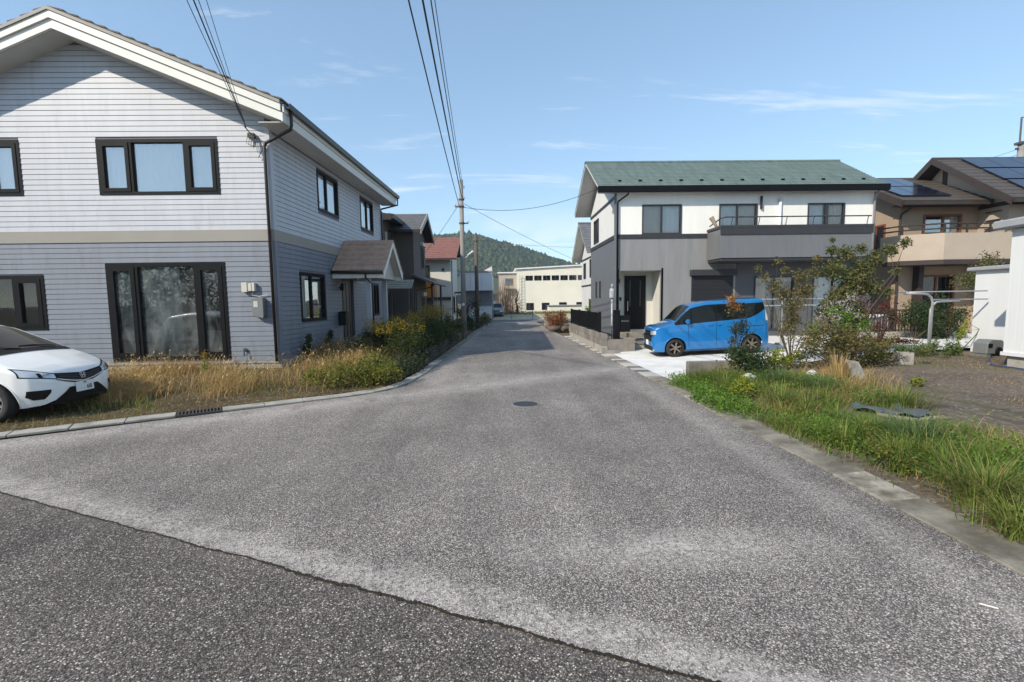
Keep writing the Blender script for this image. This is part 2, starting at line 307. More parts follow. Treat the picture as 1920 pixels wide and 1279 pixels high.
def window(parent, fr, a0, a1, b0, b1, splits, fm, gm, t=0.06, proud=0.03, casement=(), curtain=None, sill=False, room=None, roomd=1.6, name='window'):
    """frame ring and mullions, one pane per light, a curtain and the room behind"""
    mb = MB(); d0 = -0.06
    fr.box(mb, a0, a1, b0, b0 + t, d0, proud); fr.box(mb, a0, a1, b1 - t, b1, d0, proud)
    fr.box(mb, a0, a0 + t, b0 + t, b1 - t, d0, proud); fr.box(mb, a1 - t, a1, b0 + t, b1 - t, d0, proud)
    xs = [a0 + t] + [a0 + (a1 - a0) * s for s in splits] + [a1 - t]
    for x in xs[1:-1]: fr.box(mb, x - t * 0.45, x + t * 0.45, b0 + t, b1 - t, d0, proud - 0.004)
    w = mb.build(name, fm, parent, fix=True)
    for i in range(len(xs) - 1):
        l = xs[i] + (t * 0.45 if i else 0); r = xs[i + 1] - (t * 0.45 if i < len(xs) - 2 else 0)
        k = 0.0
        if i in casement:
            k = t * 1.15; q = MB()
            fr.box(q, l, r, b0 + t, b0 + t + k, -0.03, proud + 0.012); fr.box(q, l, r, b1 - t - k, b1 - t, -0.03, proud + 0.012)
            fr.box(q, l, l + k, b0 + t + k, b1 - t - k, -0.03, proud + 0.012); fr.box(q, r - k, r, b0 + t + k, b1 - t - k, -0.03, proud + 0.012)
            q.build('sash', fm, w)
        g = MB(); c = -0.012 - 0.02 * (i % 2)
        g.quad(fr.p(l + k, b0 + t + k, c), fr.p(r - k, b0 + t + k, c), fr.p(r - k, b1 - t - k, c), fr.p(l + k, b1 - t - k, c))
        po = g.build('pane', gm, w, fix=False)
        if po.data.polygons[0].normal.dot(fr.n) < 0: po.data.flip_normals()
    if curtain:
        for (c0, c1, cm) in curtain:
            q = MB(); n = max(8, int((c1 - c0) * (a1 - a0) / 0.03)); A = a0 + (a1 - a0) * c0; B = a0 + (a1 - a0) * c1
            for j in range(n):
                s0 = A + (B - A) * j / n; s1 = A + (B - A) * (j + 1) / n
                o0 = -0.10 + 0.011 * math.sin(j * 1.3) * (1 + 0.5 * math.sin(j * .37)); o1 = -0.10 + 0.011 * math.sin((j + 1) * 1.3) * (1 + 0.5 * math.sin((j + 1) * .37))
                q.quad(fr.p(s0, b0 + t, o0), fr.p(s1, b0 + t, o1), fr.p(s1, b1 - t, o0 * 0.2 + o1 * 0.8), fr.p(s0, b1 - t, o0))
            q.build('curtain', cm, w, smooth=True, fix=False)
    if room:
        q = MB(); m_ = 0.35; A, B, C, D = a0 - m_, a1 + m_, b0 - 0.1, b1 + 0.25; e = -roomd; c = -0.13; P = fr.p
        q.quad(P(A, C, e), P(B, C, e), P(B, D, e), P(A, D, e)); q.quad(P(A, C, c), P(A, C, e), P(A, D, e), P(A, D, c)); q.quad(P(B, C, c), P(B, C, e), P(B, D, e), P(B, D, c))
        q.quad(P(A, C, c), P(B, C, c), P(B, C, e), P(A, C, e)); q.quad(P(A, D, c), P(B, D, c), P(B, D, e), P(A, D, e))
        q.build('room_lining', room, w, fix=False)
    if sill:
        q = MB(); fr.box(q, a0 - 0.04, a1 + 0.04, b0 - 0.05, b0 - 0.002, -0.02, proud + 0.05); q.build('sill', fm, w)
    return w
# ------------------------------------------------------------------ setting: ground, streets, kerbs, yards
def lerp_pts(pts, y):
    return float(np.interp(y, [p[1] for p in pts], [p[0] for p in pts]))
LEFT_EDGE = [(-20.0, -2.02), (-11.63, 3.0), (-2.63, 8.40), (-2.2, 8.85), (-1.95, 9.4), (-1.78, 11), (-1.62, 15.5), (-1.45, 20), (-1.0, 36)]
RIGHT_EDGE = [(3.12, -6), (3.12, 10), (2.95, 18), (2.75, 28), (2.7, 36)]
m_far = asphalt('asphalt_faded', (0.262, 0.232, 0.210), (0.66, 0.60, 0.54), (0.60, 0.55, 0.50), 0.85, far=True)
m_near = asphalt('asphalt_dark', (0.150, 0.130, 0.115), (0.62, 0.56, 0.50), (0.42, 0.38, 0.34), 0.8)
m_ground = soil('ground_soil', (0.10, 0.085, 0.05), (0.13, 0.11, 0.06), (0.09, 0.11, 0.04), 0.15, 3.0)
m_yard = soil('yard_soil', (0.075, 0.055, 0.030), (0.115, 0.085, 0.045), (0.095, 0.085, 0.035), 1.1, 16.0)
m_lot = soil('lot_soil', (0.125, 0.10, 0.080), (0.165, 0.132, 0.104), (0.125, 0.118, 0.062), 0.55, 12.0)
m_conc = plain('concrete_kerb', (0.36, 0.34, 0.30), 0.85, 0.2, 2.5, 0.5, 90, dirt=((0.10, 0.09, 0.07), 3.0, 0.48, 0.6))
m_conc_old = plain('concrete_old', (0.24, 0.22, 0.18), 0.9, 0.25, 2.5, 0.5, 90, dirt=((0.07, 0.06, 0.04), 2.2, 0.42, 0.75))
m_conc_dirty = plain('concrete_dirty', (0.34, 0.31, 0.26), .9, .3, 4, .6, 90, dirt=((0.09, 0.075, 0.05), 4.5, .44, .85))
m_conc_new = plain('concrete_driveway', (0.74, 0.72, 0.68), 0.8, 0.06, 1.2, 0.25, 120, dirt=((0.52, 0.50, 0.46), 1.3, 0.46, 0.6))
m_dark = plain('dark_metal', (0.006, 0.006, 0.0065), 0.5, 0.1, spec=.2)
m_black = plain('black_plastic', (0.007, 0.007, 0.0075), 0.45, 0.1, spec=.2)

g = MB(); g.quad((-1800, -1500, -0.06), (1800, -1500, -0.06), (1800, 2500, -0.06), (-1800, 2500, -0.06)); tag(g.build('ground', m_ground, fix=False), kind='structure')
jy = lambda x: 2.27 - 0.425 * x
g = MB(); g.quad((-26, -12, 0), (14, -12, 0), (3.6, jy(3.6) - .2, 0), (3.3, jy(3.3) + .3, 0), (-6.6, jy(-6.6) + .3, 0), (-11.0, 3.3, 0), (-20, -2.1, 0)); tag(g.build('cross_street', m_near, fix=False), kind='structure')
pts = [(3.3, jy(3.3))] + [p for p in RIGHT_EDGE if p[1] > 5] + [(-1.0, 36)] + [p for p in LEFT_EDGE[::-1] if 8 < p[1] < 36] + [(-7.36, 5.40)]
g = MB(); g.quad(*[(x, y, 0.005) for x, y in pts]); tag(g.build('street', m_far, fix=False), kind='structure')
# the open joint between the two pavings: a ragged dark groove, dry weeds grow in it
g = MB(); xs = np.linspace(-7.2, 3.2, 1400); wob = np.cumsum(RNG.normal(0, .0028, 1400)); wob = (wob - np.convolve(np.pad(wob, 60, mode='edge'), np.ones(121) / 121, 'valid')) * .7
wd = 0.004 + 0.008 * RNG.random(1400) + 0.010 * (xs > -1.6) * RNG.random(1400) ** 2
for i in range(1399):
    a = [(xs[i + k], jy(xs[i + k]) + wob[i + k]) for k in (0, 1)]
    g.quad((a[0][0], a[0][1] - wd[i], .009), (a[1][0], a[1][1] - wd[i + 1], .009), (a[1][0], a[1][1] + wd[i + 1], .009), (a[0][0], a[0][1] + wd[i], .009))
tag(g.build('paving_joint', plain('joint_dirt', (0.020, 0.016, 0.012), 1.0, 0.5, 20.0), fix=False), kind='structure')
# far end: cross road, sandy field, grass bank
g = MB(); g.quad((-3.3, 36, .001), (60, 36, .001), (60, 40.5, .001), (-3.3, 40.5, .001)); tag(g.build('far_road', plain('asphalt_distant', (0.12, 0.118, 0.118), 0.9, 0.15, 0.6), fix=False), kind='structure')
g = MB(); g.quad((-3, 40.5, .0), (40, 40.5, .0), (40, 49, .25), (-3, 49, .25)); tag(g.build('sandy_field', soil('sand', (0.42, 0.36, 0.26), (0.50, 0.43, 0.31), (0.32, 0.30, 0.15), 0.35, 5.0), fix=False), kind='structure')

def smooth(t): t = min(1, max(0, t)); return t * t * (3 - 2 * t)
_ns = RNG.random((64, 64))
def vnoise(x, y):
    xi, yi = math.floor(x), math.floor(y); fx, fy = x - xi, y - yi; fx = fx * fx * (3 - 2 * fx); fy = fy * fy * (3 - 2 * fy)
    a = lambda i, j: _ns[(xi + i) % 64, (yi + j) % 64]
    return (a(0, 0) * (1 - fx) + a(1, 0) * fx) * (1 - fy) + (a(0, 1) * (1 - fx) + a(1, 1) * fx) * fy
def edge_dist_left(x, y):
    if y > 9: return lerp_pts(LEFT_EDGE, y) - x
    return max(0.0, (y - (0.6 * x + 9.98)) * 0.857)
def yard_z(x, y):
    d = edge_dist_left(x, y)
    far = smooth((y - 9.5) / 4.0)
    return 0.02 + (1 - far) * min(0.10, 0.03 * d) + far * 0.30 * smooth((d - 0.2) / 2.2) + 0.035 * (vnoise(x * 1.7, y * 1.7) - 0.5) * smooth(d)
def lot_far(x): return float(np.interp(x, [3.4, 5.0, 9.0, 14.0, 30.0], [9.05, 9.55, 11.4, 12.7, 14.5]))
def lot_z(x, y):
    d = x - 3.45
    return 0.03 + 0.13 * smooth(d / 1.6) + 0.05 * (vnoise(x * 1.3 + 9, y * 1.3) - 0.5) * smooth(d)
def drive_z(x, y=0): return float(np.interp(x, [3.42, 4.75, 6.85, 9.0], [.012, .075, .175, .22]))
def grid_sheet(name, mat, us, vs_, fn):
    n, m = len(us), len(vs_); V = np.array([fn(u, v) for u in us for v in vs_]); k = np.arange((n - 1) * (m - 1)); i, j = k // (m - 1), k % (m - 1)
    F = np.stack([i * m + j, (i + 1) * m + j, (i + 1) * m + j + 1, i * m + j + 1], 1)
    return tag(rawmesh(name, V, F, mat, smooth=True), kind='structure')
def yl(u, v):
    x1 = lerp_pts(LEFT_EDGE, v) - (0.30 if v > 8.6 else 0.5); x = -24 + (x1 + 24) * u; return (x, v, yard_z(x, v))
grid_sheet('front_yard', m_yard, np.linspace(0, 1, 70) ** 0.6, np.linspace(2.0, 36, 120), yl)
def rl(u, v):
    y = -6 + (lot_far(u) + 6) * v; return (u, y, lot_z(u, y))
grid_sheet('vacant_lot', m_lot, np.linspace(3.44, 30, 110), np.linspace(0, 1, 70), rl)
def dl(u, v):
    y = lot_far(u) + (17.2 - lot_far(u)) * v; return (u, y, drive_z(u))
grid_sheet('driveway', m_conc_new, np.concatenate([np.linspace(3.42, 5.6, 20), np.linspace(6, 20, 8)]), np.linspace(0, 1, 8), dl)
# driveway expansion joints
g = MB()
for y in (14.6,): g.box(9.0, 16.5, y - .012, y + .012, .2, .2235)
tag(g.build('driveway_joint', plain('joint_grey', (0.2, 0.2, 0.2), 0.9)), kind='structure')

# left kerb: one stone after another along the flared corner and up the street
def kerb_line(pts, step):
    P = [Vector((x, y, 0)) for x, y in pts]; out = []; L = [0]
    for a, b in zip(P, P[1:]): L.append(L[-1] + (b - a).length)
    s = 0
    at_ = lambda s: next((P[i].lerp(P[i + 1], (s - L[i]) / (L[i + 1] - L[i])) for i in range(len(P) - 1) if s <= L[i + 1]), P[-1])
    while s + step <= L[-1]: out.append((at_(s), at_(s + step))); s += step
    return out
kl = thing('kerb', None, None); kl['kind'] = 'structure'
for i, (a, b) in enumerate(kerb_line([(-11.63, 3.0), (-2.63, 8.40), (-2.2, 8.85), (-1.95, 9.4), (-1.78, 11), (-1.62, 15.5), (-1.45, 20), (-1.2, 29)], 0.6)):
    d = (b - a).normalized(); n = Vector((-d.y, d.x, 0)); gp = d * 0.004
    if -4.88 < (a.x + b.x) / 2 < -4.36 and a.y < 9: GRATE = (a, b, n); continue
    w = 0.27 if a.y < 8.5 else 0.22; t = 0.028 + 0.01 * random.random(); q = MB()
    q.hexa([a + gp, b - gp, b - gp + n * w, a + gp + n * w] + [p + Vector((0, 0, t + random.uniform(-.004, .004))) for p in (a + gp, b - gp, b - gp + n * w, a + gp + n * w)])
    q.build('kerb_stone', m_conc if a.y < 13 else m_conc_old, kl, bevel=0.006)
a, b, n = GRATE; gr = thing('drain_grate', 'rusty steel drain grate set in the kerb before the grey house', 'drain grate', tuple(a))
m_steel = plain('worn_steel', (0.10, 0.095, 0.085), 0.6, 0.3, 20, metal=0.4)
for s in (0.0, 0.25):
    q = MB(); q.bar(a + n * (0.01 + s) + Vector((0, 0, .02)), b + n * (0.01 + s) + Vector((0, 0, .02)), .02, .03); q.build('rail', m_steel, gr)
for k in range(13):
    p = a.lerp(b, (k + .5) / 13); q = MB(); q.bar(p + n * .02 + Vector((0, 0, .02)), p + n * .25 + Vector((0, 0, .02)), .016, .028); q.build('grate_bar', m_steel, gr)
q = MB(); q.quad(*[v + Vector((0, 0, .002)) for v in (a, b, b + n * .27, a + n * .27)]); q.build('sump', plain('sump_dark', (0.015, 0.013, 0.01), 1), gr, fix=False)
# right kerb: worn flat gutter slabs, then pavers beside the driveway
kr = thing('kerb', None, None); kr['kind'] = 'structure'
y = -1.2
while y < 9.0:
    L = 0.6; q = MB(); z1 = 0.035 + random.uniform(0, .012); dx = random.uniform(-.012, .012)
    q.hexa([(3.12 + dx, y + .005, -.03), (3.43 + dx, y + .005, -.03), (3.43 + dx, y + L - .005, -.03), (3.12 + dx, y + L - .005, -.03),
            (3.12 + dx, y + .005, z1 * .5), (3.43 + dx, y + .005, z1), (3.43 + dx, y + L - .005, z1), (3.12 + dx, y + L - .005, z1 * .5)])
    q.build('kerb_stone', m_conc_dirty if (3.4 < y < 4.1 or 7.0 < y < 7.6) else m_conc_old, kr, bevel=0.006); y += L
ps = thing('paver_strip', None, None); ps['kind'] = 'structure'
m_pav = [plain('paver_pale', (0.46, 0.44, 0.40), 0.85, 0.15, 6, 0.4), plain('paver_grey', (0.16, 0.15, 0.14), 0.85, 0.15, 6, 0.4), plain('paver_tan', (0.30, 0.25, 0.20), 0.85, 0.15, 6, 0.4)]
y = 9.0; i = 0
while y < 21.5:
    x0 = lerp_pts(RIGHT_EDGE, y) + 0.01; q = MB(); q.box(x0, x0 + .34, y + .005, y + .295, -.03, .018 + .006 * random.random()); q.build('paver', m_pav[(0, 1, 2, 1)[i % 4] if i % 3 else 0], ps, bevel=0.005); y += .3; i += 1
# manhole
mh = thing('manhole', 'round iron manhole cover flush with the street', 'manhole cover', (0.38, 7.45, 0.006)); mh.scale = (.66, .66, 1)
q = MB(); q.lathe([(0.31, 0), (0.315, .008), (0.345, .008), (0.36, .001)], n=40); q.build('ring', plain('iron_ring', (0.20, 0.19, 0.18), 0.7, 0.3, 12), mh, local=True)
q = MB(); q.lathe([(0.0, .005), (0.305, .005), (0.307, 0)], n=40)
for k in range(-4, 5):
    L = math.sqrt(.29 ** 2 - (k * .06) ** 2); q.box(k * .06 - .012, k * .06 + .012, -L, L, .005, .0095)
q.build('lid', plain('cast_iron', (0.045, 0.042, 0.042), 0.55, 0.3, 25, metal=0.3), mh, local=True)

# ------------------------------------------------------------------ the grey clapboard house on the left
m_sid_up = plain('siding_pale', (0.46, 0.475, 0.515), 0.5, 0.06, 1.2, stretch=(3, 3, .6), dirt=((0.34, 0.345, 0.36), 1.6, 0.52, 0.55))
m_sid_lo = plain('siding_grey', (0.18, 0.20, 0.24), 0.5, 0.07, 1.2, stretch=(3, 3, .6), dirt=((0.14, 0.14, 0.145), 1.6, 0.50, 0.6))
m_gap_shade = plain('siding_gap_shade', (0.15, 0.15, 0.17), 0.8)  # wall core coloured dark to paint the shadow lines between the boards
m_beige = plain('band_beige', (0.285, 0.265, 0.235), 0.6, 0.05, 1.5)
m_white = plain('trim_white', (0.70, 0.69, 0.64), 0.5, 0.05, 1.5, dirt=((0.5, 0.48, 0.43), 2.0, 0.55, 0.4))
m_soff = plain('soffit', (0.52, 0.515, 0.49), 0.7, 0.05)
m_wframe = plain('window_frame_black', (0.006, 0.006, 0.0065), 0.5, 0.1, spec=.15)
m_glass = glass('glass_sky', (0.9, 0.93, 0.9), 0.34); m_glass_d = glass('glass_dusty', (0.62, 0.68, 0.66), 0.08, 0.24); m_glass_c = glass('glass_clear', (0.93, 0.95, 0.94), 0.04)
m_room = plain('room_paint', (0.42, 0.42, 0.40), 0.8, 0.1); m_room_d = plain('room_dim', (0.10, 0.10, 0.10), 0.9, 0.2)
m_curt = plain('curtain_white', (0.85, 0.84, 0.82), 0.9, 0.05); m_curt2 = plain('curtain_grey', (0.70, 0.63, 0.55), 0.9, 0.06)
m_pale_refl = plain('pale_reflection', (0.30, 0.33, 0.32), 0.95, 0.25, 2.5)  # pale curtain colour standing in for a vertical reflection in the pane
m_found = plain('foundation', (0.36, 0.34, 0.30), 0.9, 0.15, 2, 0.4, 40, dirt=((0.15, 0.13, 0.09), 2.5, 0.45, 0.6))
m_tile = plain('roof_tile_brown', (0.13, 0.105, 0.085), 0.8, 0.25, 8, 0.6, 60)
m_pipe = plain('pipe_dark', (0.018, 0.016, 0.016), 0.4, 0.1)

A = thing('clapboard_house', 'two-storey grey clapboard house with white gable and black windows beside the white car', 'house', (-9.3, 16, 0))
AXL, AXR, AYF, AYB = -13.4, -5.2, 11.0, 19.2
fF = Frame((0, AYF, 0), (1, 0, 0), (0, -1, 0)); fS = Frame((AXR, 0, 0), (0, 1, 0), (1, 0, 0))
RX = -9.3; SL = 0.405; zs = lambda x: 7.5 - SL * abs(x - RX)
Z0, ZB0, ZB1, ZE = 0.37, 3.14, 3.40, 5.62
hF = [(-9.03, -6.34, 4.20, 5.42), (-13.0, -10.72, 4.20, 5.42), (-9.06, -6.35, 0.42, 2.66), (-12.6, -10.47, 1.16, 2.42)]
hS = [(13.38, 14.85, 4.30, 5.42), (16.8, 18.2, 4.30, 5.42), (12.08, 13.6, 1.22, 2.50), (17.85, 18.55, 1.2, 2.4), (14.8, 15.85, 0.40, 2.45)]
w = MB(); wall_cells(fF, w, AXL, AXR, Z0, ZE, hF, 0.12)
w.prism([(AXL, ZE), (AXR, ZE), (AXR, zs(AXR)), (RX, zs(RX)), (AXL, zs(AXL))], 1, AYF, AYF + .12)
wall_cells(fS, w, AYF + .12, AYB, Z0, ZE + .2, hS, 0.12)
w.box(AXL, AXL + .12, AYF + .12, AYB, Z0, ZE + .2); w.box(AXL, AXR, AYB - .12, AYB, Z0, ZE); w.box(AXL + .12, AXR - .12, AYF + .12, AYB - .12, 3.1, 3.3)
wallA = w.build('wall', m_gap_shade, A)
fm = MB(); fm.box(AXL - .01, AXR + .01, AYF - .01, AYB + .01, -.2, Z0 - .06); fo = fm.build('foundation', m_found, A)
q = MB(); q.box(AXL - .03, AXR + .03, AYF - .035, AYB, Z0 - .06, Z0 - .005); q.build('ledge', m_found, fo)
q = MB(); q.box(-7.7, -7.3, AYF - .022, AYF - .008, .06, .22); q.build('vent', m_black, fo)
def boards(fr, a0f, a1f, b0, b1, holes, mat, pitch=0.1155):
    b = b0
    while b + 0.05 < b1:
        t = min(b + pitch - 0.010, b1); mid = (b + t) / 2
        for s0, s1 in cut(a0f(b), a1f(b), [(h[0], h[1]) for h in holes if h[2] < t - 0.01 and h[3] > b + 0.01]):
            q = MB(); fr.wedge(q, s0, s1, b, t, 0.020, 0.012); q.build('siding_board', mat, wallA, fix=True)
        b += pitch
gx = lambda z: (7.5 - z) / SL
boards(fF, lambda z: AXL, lambda z: AXR - .07, Z0, ZB0, hF, m_sid_lo)
boards(fF, lambda z: max(AXL, RX - gx(z)), lambda z: min(AXR - .07, RX + gx(z)), ZB1, 7.45, hF, m_sid_up)
boards(fS, lambda z: AYF + .10, lambda z: AYB, Z0, ZB0, hS, m_sid_lo)
boards(fS, lambda z: AYF + .10, lambda z: AYB, ZB1, ZE, hS, m_sid_up)
q = MB(); q.box(AXL, AXR + .035, AYF - .035, AYF, ZB0, ZB1); q.build('band', m_beige, A)
q = MB(); q.box(AXR, AXR + .034, AYF + .001, AYB, ZB0 + .001, ZB1 - .001); q.build('band', m_beige, A)
for z0, z1, mm in ((Z0, ZB0, m_sid_lo), (ZB1, ZE + .1, m_sid_up)):
    q = MB(); q.box(AXR - .07, AXR + .03, AYF - .03, AYF + .10, z0, z1); q.build('corner_post', mm, A)
rc = dict(room=m_room)
window(A, fF, *hF[0], [0.275, 0.725], m_wframe, m_glass, t=.07, casement=(0, 2), curtain=[(.02, .98, m_curt)], **rc)
window(A, fF, *hF[1], [0.3, 0.7], m_wframe, m_glass, t=.07, casement=(2,), curtain=[(.02, .98, m_curt)], **rc)
window(A, fF, *hF[2], [0.25, 0.745], m_wframe, m_glass_d, t=.08, casement=(0, 2), room=m_room_d, curtain=[(.06, .19, m_pale_refl), (.27, .58, m_pale_refl)])  # the two curtain strips are added to imitate a pale reflection
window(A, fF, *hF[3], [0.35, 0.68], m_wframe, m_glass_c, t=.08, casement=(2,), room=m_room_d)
window(A, fS, *hS[0], [0.42], m_wframe, m_glass, t=.07, curtain=[(.02, .98, m_curt)], **rc)
window(A, fS, *hS[1], [0.5], m_wframe, m_glass, t=.07, curtain=[(.02, .98, m_curt)], **rc)
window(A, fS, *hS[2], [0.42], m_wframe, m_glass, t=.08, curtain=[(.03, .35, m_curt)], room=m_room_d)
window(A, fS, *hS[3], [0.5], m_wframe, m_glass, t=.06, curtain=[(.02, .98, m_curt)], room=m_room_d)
# front door
q = MB(); fS.box(q, 14.8, 15.85, 0.40, 2.45, -.09, -.05); dA = q.build('door', plain('door_dark', (0.018, 0.013, 0.012), 0.45, 0.2, 4), A)
q = MB()
for k in (15.05, 15.33, 15.6): fS.box(q, k - .02, k + .02, .5, 2.35, -.05, -.04)
q.build('door_panel', m_black, dA); q = MB(); fS.box(q, 14.9, 14.93, 1.1, 1.6, -.05, .0); q.build('handle', m_steel, dA)
# roof: two slopes, fascia in two steps, boxed eave, gutter, tile courses
EX = 4.66; RY0, RY1 = 10.45, 19.4
r = MB()
for s in (-1, 1):
    xe = RX + s * EX
    r.hexa([(RX, RY0 + .02, zs(RX) + .34), (xe, RY0 + .02, zs(xe) + .34), (xe, RY1, zs(xe) + .34), (RX, RY1, zs(RX) + .34)] + [(RX, RY0 + .02, zs(RX) + .41), (xe + s * .04, RY0 + .02, zs(xe) + .39), (xe + s * .04, RY1, zs(xe) + .39), (RX, RY1, zs(RX) + .41)])
roofA = r.build('roof', m_tile, A)
for s in (-1, 1):
    n = 17
    for k in range(n):
        t0, t1 = k / n, (k + 1) / n; xa = RX + s * EX * t0; xb = RX + s * EX * t1 + s * .03
        q = MB(); za, zb = zs(xa) + .412, zs(RX + s * EX * t1) + .425
        q.hexa([(xa, RY0 - .03, za), (xb, RY0 - .03, zb), (xb, RY1 + .02, zb), (xa, RY1 + .02, za)] + [(xa, RY0 - .03, za + .012), (xb, RY0 - .03, zb + .035), (xb, RY1 + .02, zb + .035), (xa, RY1 + .02, za + .012)])
        q.build('tile_course', m_tile, roofA)
    xe = RX + s * EX
    for (d0, d1, yo, mm, nm) in ((0, .185, .02, m_white, 'fascia'), (.19, .335, -.02, m_white, 'fascia'), (.34, .405, -.045, m_beige, 'verge_trim')):
        q = MB(); q.prism([(RX, zs(RX) + d0), (xe, zs(xe) + d0), (xe, zs(xe) + d1), (RX, zs(RX) + d1)], 1, RY0 + yo - .02, RY0 + yo + .04); q.build(nm, mm, roofA)
    q = MB(); q.prism([(RX, zs(RX) + .002), (xe, zs(xe) + .002), (xe, zs(xe) + .33), (RX, zs(RX) + .33)], 1, RY0 + .075, AYF); q.build('soffit', m_soff, roofA)
    q = MB(); q.box(xe, AXR + .03 if s > 0 else AXL - .03, RY0 + .062, RY1, zs(xe) - .02, zs(xe) + .0); q.build('eave_soffit', m_soff, roofA)
    for d0, d1, o in ((-.02, .17, 0), (.175, .33, .03)):
        q = MB(); q.box(xe + s * o, xe + s * (o + .03), RY0 - .01, RY1, zs(xe) + d0, zs(xe) + d1); q.build('fascia', m_white, roofA)
q = MB(); gxp = RX + EX + .12; q.prism([(gxp - .06, 5.96), (gxp - .04, 5.87), (gxp + .04, 5.87), (gxp + .06, 5.98), (gxp + .05, 5.98), (gxp + .03, 5.89), (gxp - .03, 5.89), (gxp - .05, 5.96)], 1, RY0 + .03, RY1 + .05)
gut = q.build('gutter', m_pipe, A)
q = MB(); q.tube([(gxp, RY0 + .2, 5.9), (gxp, RY0 + .2, 5.58), (gxp - .03, RY0 + .22, 5.5), (AXR - .02, AYF - .09, 5.30), (AXR - .06, AYF - .09, 5.22), (AXR - .06, AYF - .09, 0.35)], .036, 10); q.build('downpipe', m_pipe, gut, smooth=True)
q = MB(); q.tube([(gxp, RY1 - .1, 5.9), (gxp, RY1 - .1, 5.6), (AXR + .06, RY1 - .3, 5.4), (AXR + .06, AYB - .04, 5.3), (AXR + .06, AYB - .04, 0.3)], .034, 8); q.build('downpipe', m_pipe, gut, smooth=True)
# meters, tap, service bracket
m_cream = plain('box_cream', (0.55, 0.53, 0.46), 0.5, 0.05); m_meter = plain('meter_grey', (0.16, 0.17, 0.17), 0.5, 0.1)
for k, (x0, x1, z0, z1) in enumerate(((-5.96, -5.83, 1.97, 2.19), (-5.81, -5.73, 1.99, 2.17), (-5.72, -5.66, 1.99, 2.18))):
    q = MB(); q.box(x0, x1, AYF - .12, AYF - .02, z0, z1); q.build('junction_box', m_cream, A, bevel=.006)
q = MB(); q.prism([(-5.72, 1.42), (-5.48, 1.36), (-5.46, 1.42), (-5.46, 1.82), (-5.5, 1.85), (-5.72, 1.82)], 1, AYF - .17, AYF - .02); mt = q.build('electric_meter', m_meter, A, bevel=.01)
q = MB(); q.box(-5.68, -5.58, AYF - .176, AYF - .171, 1.62, 1.76); q.build('meter_glass', plain('meter_face', (0.5, 0.5, 0.48), 0.2), mt)
q = MB(); q.tube([(-5.74, AYF - .05, 1.98), (-5.76, AYF - .05, 1.9), (-5.6, AYF - .05, 1.87), (-5.4, AYF - .05, 1.9)], .008, 5); q.build('cable', m_cream, A)
q = MB(); q.tube([(-6.0, AYF - .03, .62), (-6.0, AYF - .1, .62), (-6.0, AYF - .1, .5)], .014, 6); q.lathe([(.045, 0), (.045, .02)], (-6.0, AYF - .06, .63), 'Y', 12); q.build('garden_tap', m_steel, A)
q = MB(); q.box(-5.62, -5.48, AYF - .10, AYF - .02, 5.42, 5.52); q.tube([(-5.55, AYF - .08, 5.5), (-5.55, AYF - .35, 5.58)], .012, 6)
for k in range(4): q.tube([(-5.6 + k * .04, AYF - .1, 5.5), (-5.62 + k * .05, AYF - .16, 5.28 - .04 * k), (-5.5 + k * .02, AYF - .12, 5.22), (-5.45, AYF - .05, 5.45)], .006, 5)
q.tube([(-5.5, AYF - .08, 5.5), (-5.38, AYF - .1, 5.42), (-5.3, AYF - .08, 5.2), (-5.42, AYF - .06, 4.98)], .009, 5)
q.build('service_bracket', m_steel, A)
# porch on the street side
q = MB(); q.box(-5.17, -4.05, 14.25, 16.2, -.1, .36); q.build('porch_floor', m_found, A)
PY0, PYR, PY1, PX0, PX1, PZE, PZR = 14.08, 15.18, 16.28, -5.16, -3.66, 2.56, 3.58
q = MB(); psl = (PZR - PZE) / (PYR - PY0)
for s, ye in ((-1, PY0), (1, PY1)):
    q.hexa([(PX0, ye, PZE), (PX1, ye, PZE), (PX1, PYR, PZR), (PX0, PYR, PZR), (PX0, ye, PZE + .08), (PX1, ye, PZE + .08), (PX1, PYR, PZR + .08), (PX0, PYR, PZR + .08)])
pr = q.build('porch_roof', m_white, A)
m_ptile = plain('porch_tile', (0.44, 0.285, 0.205), 0.75, 0.2, 5, 0.4, 50)
for s, ye in ((-1, PY0), (1, PY1)):
    n = 6
    for k in range(n):
        f0, f1 = k / n, (k + 1) / n; ya = ye + (PYR - ye) * f0 + (s * .02 if k == 0 else s * .012); yb = ye + (PYR - ye) * f1; za = PZE + (PZR - PZE) * f0 + .085; zb = PZE + (PZR - PZE) * f1 + .085
        q = MB(); q.hexa([(PX0, ya, za), (PX1 + .05, ya, za), (PX1 + .05, yb, zb), (PX0, yb, zb), (PX0, ya, za + .045), (PX1 + .05, ya, za + .045), (PX1 + .05, yb, zb + .008), (PX0, yb, zb + .008)]); q.build('shingle_course', m_ptile, pr)
    q = MB(); q.hexa([(PX1 + .002, ye, PZE - .16), (PX1 + .032, ye, PZE - .16), (PX1 + .032, PYR, PZR - .12), (PX1 + .002, PYR, PZR - .12), (PX1 + .002, ye, PZE + .08), (PX1 + .032, ye, PZE + .08), (PX1 + .032, PYR, PZR + .08), (PX1 + .002, PYR, PZR + .08)]); q.build('barge_board', m_white, pr)
    q = MB(); q.box(PX0, PX1, ye - s * .03, ye, PZE - .14, PZE + .0); q.build('beam', m_white, pr)
q = MB(); q.box(PX1 - .25, PX1 - .22, PY0 + .03, PY1 - .03, PZE - .12, PZE + .02); q.prism([(PY0 + .15, PZE + .02), (PY1 - .15, PZE + .02), (PYR, PZR - .1)], 0, PX1 - .25, PX1 - .22); q.build('pediment', m_soff, pr)
q = MB(); q.tube([(PX0, PY0 - .06, PZE + .04), (PX1 + .02, PY0 - .06, PZE + .02)], .05, 8); pg = q.build('porch_gutter', m_pipe, pr, smooth=True)
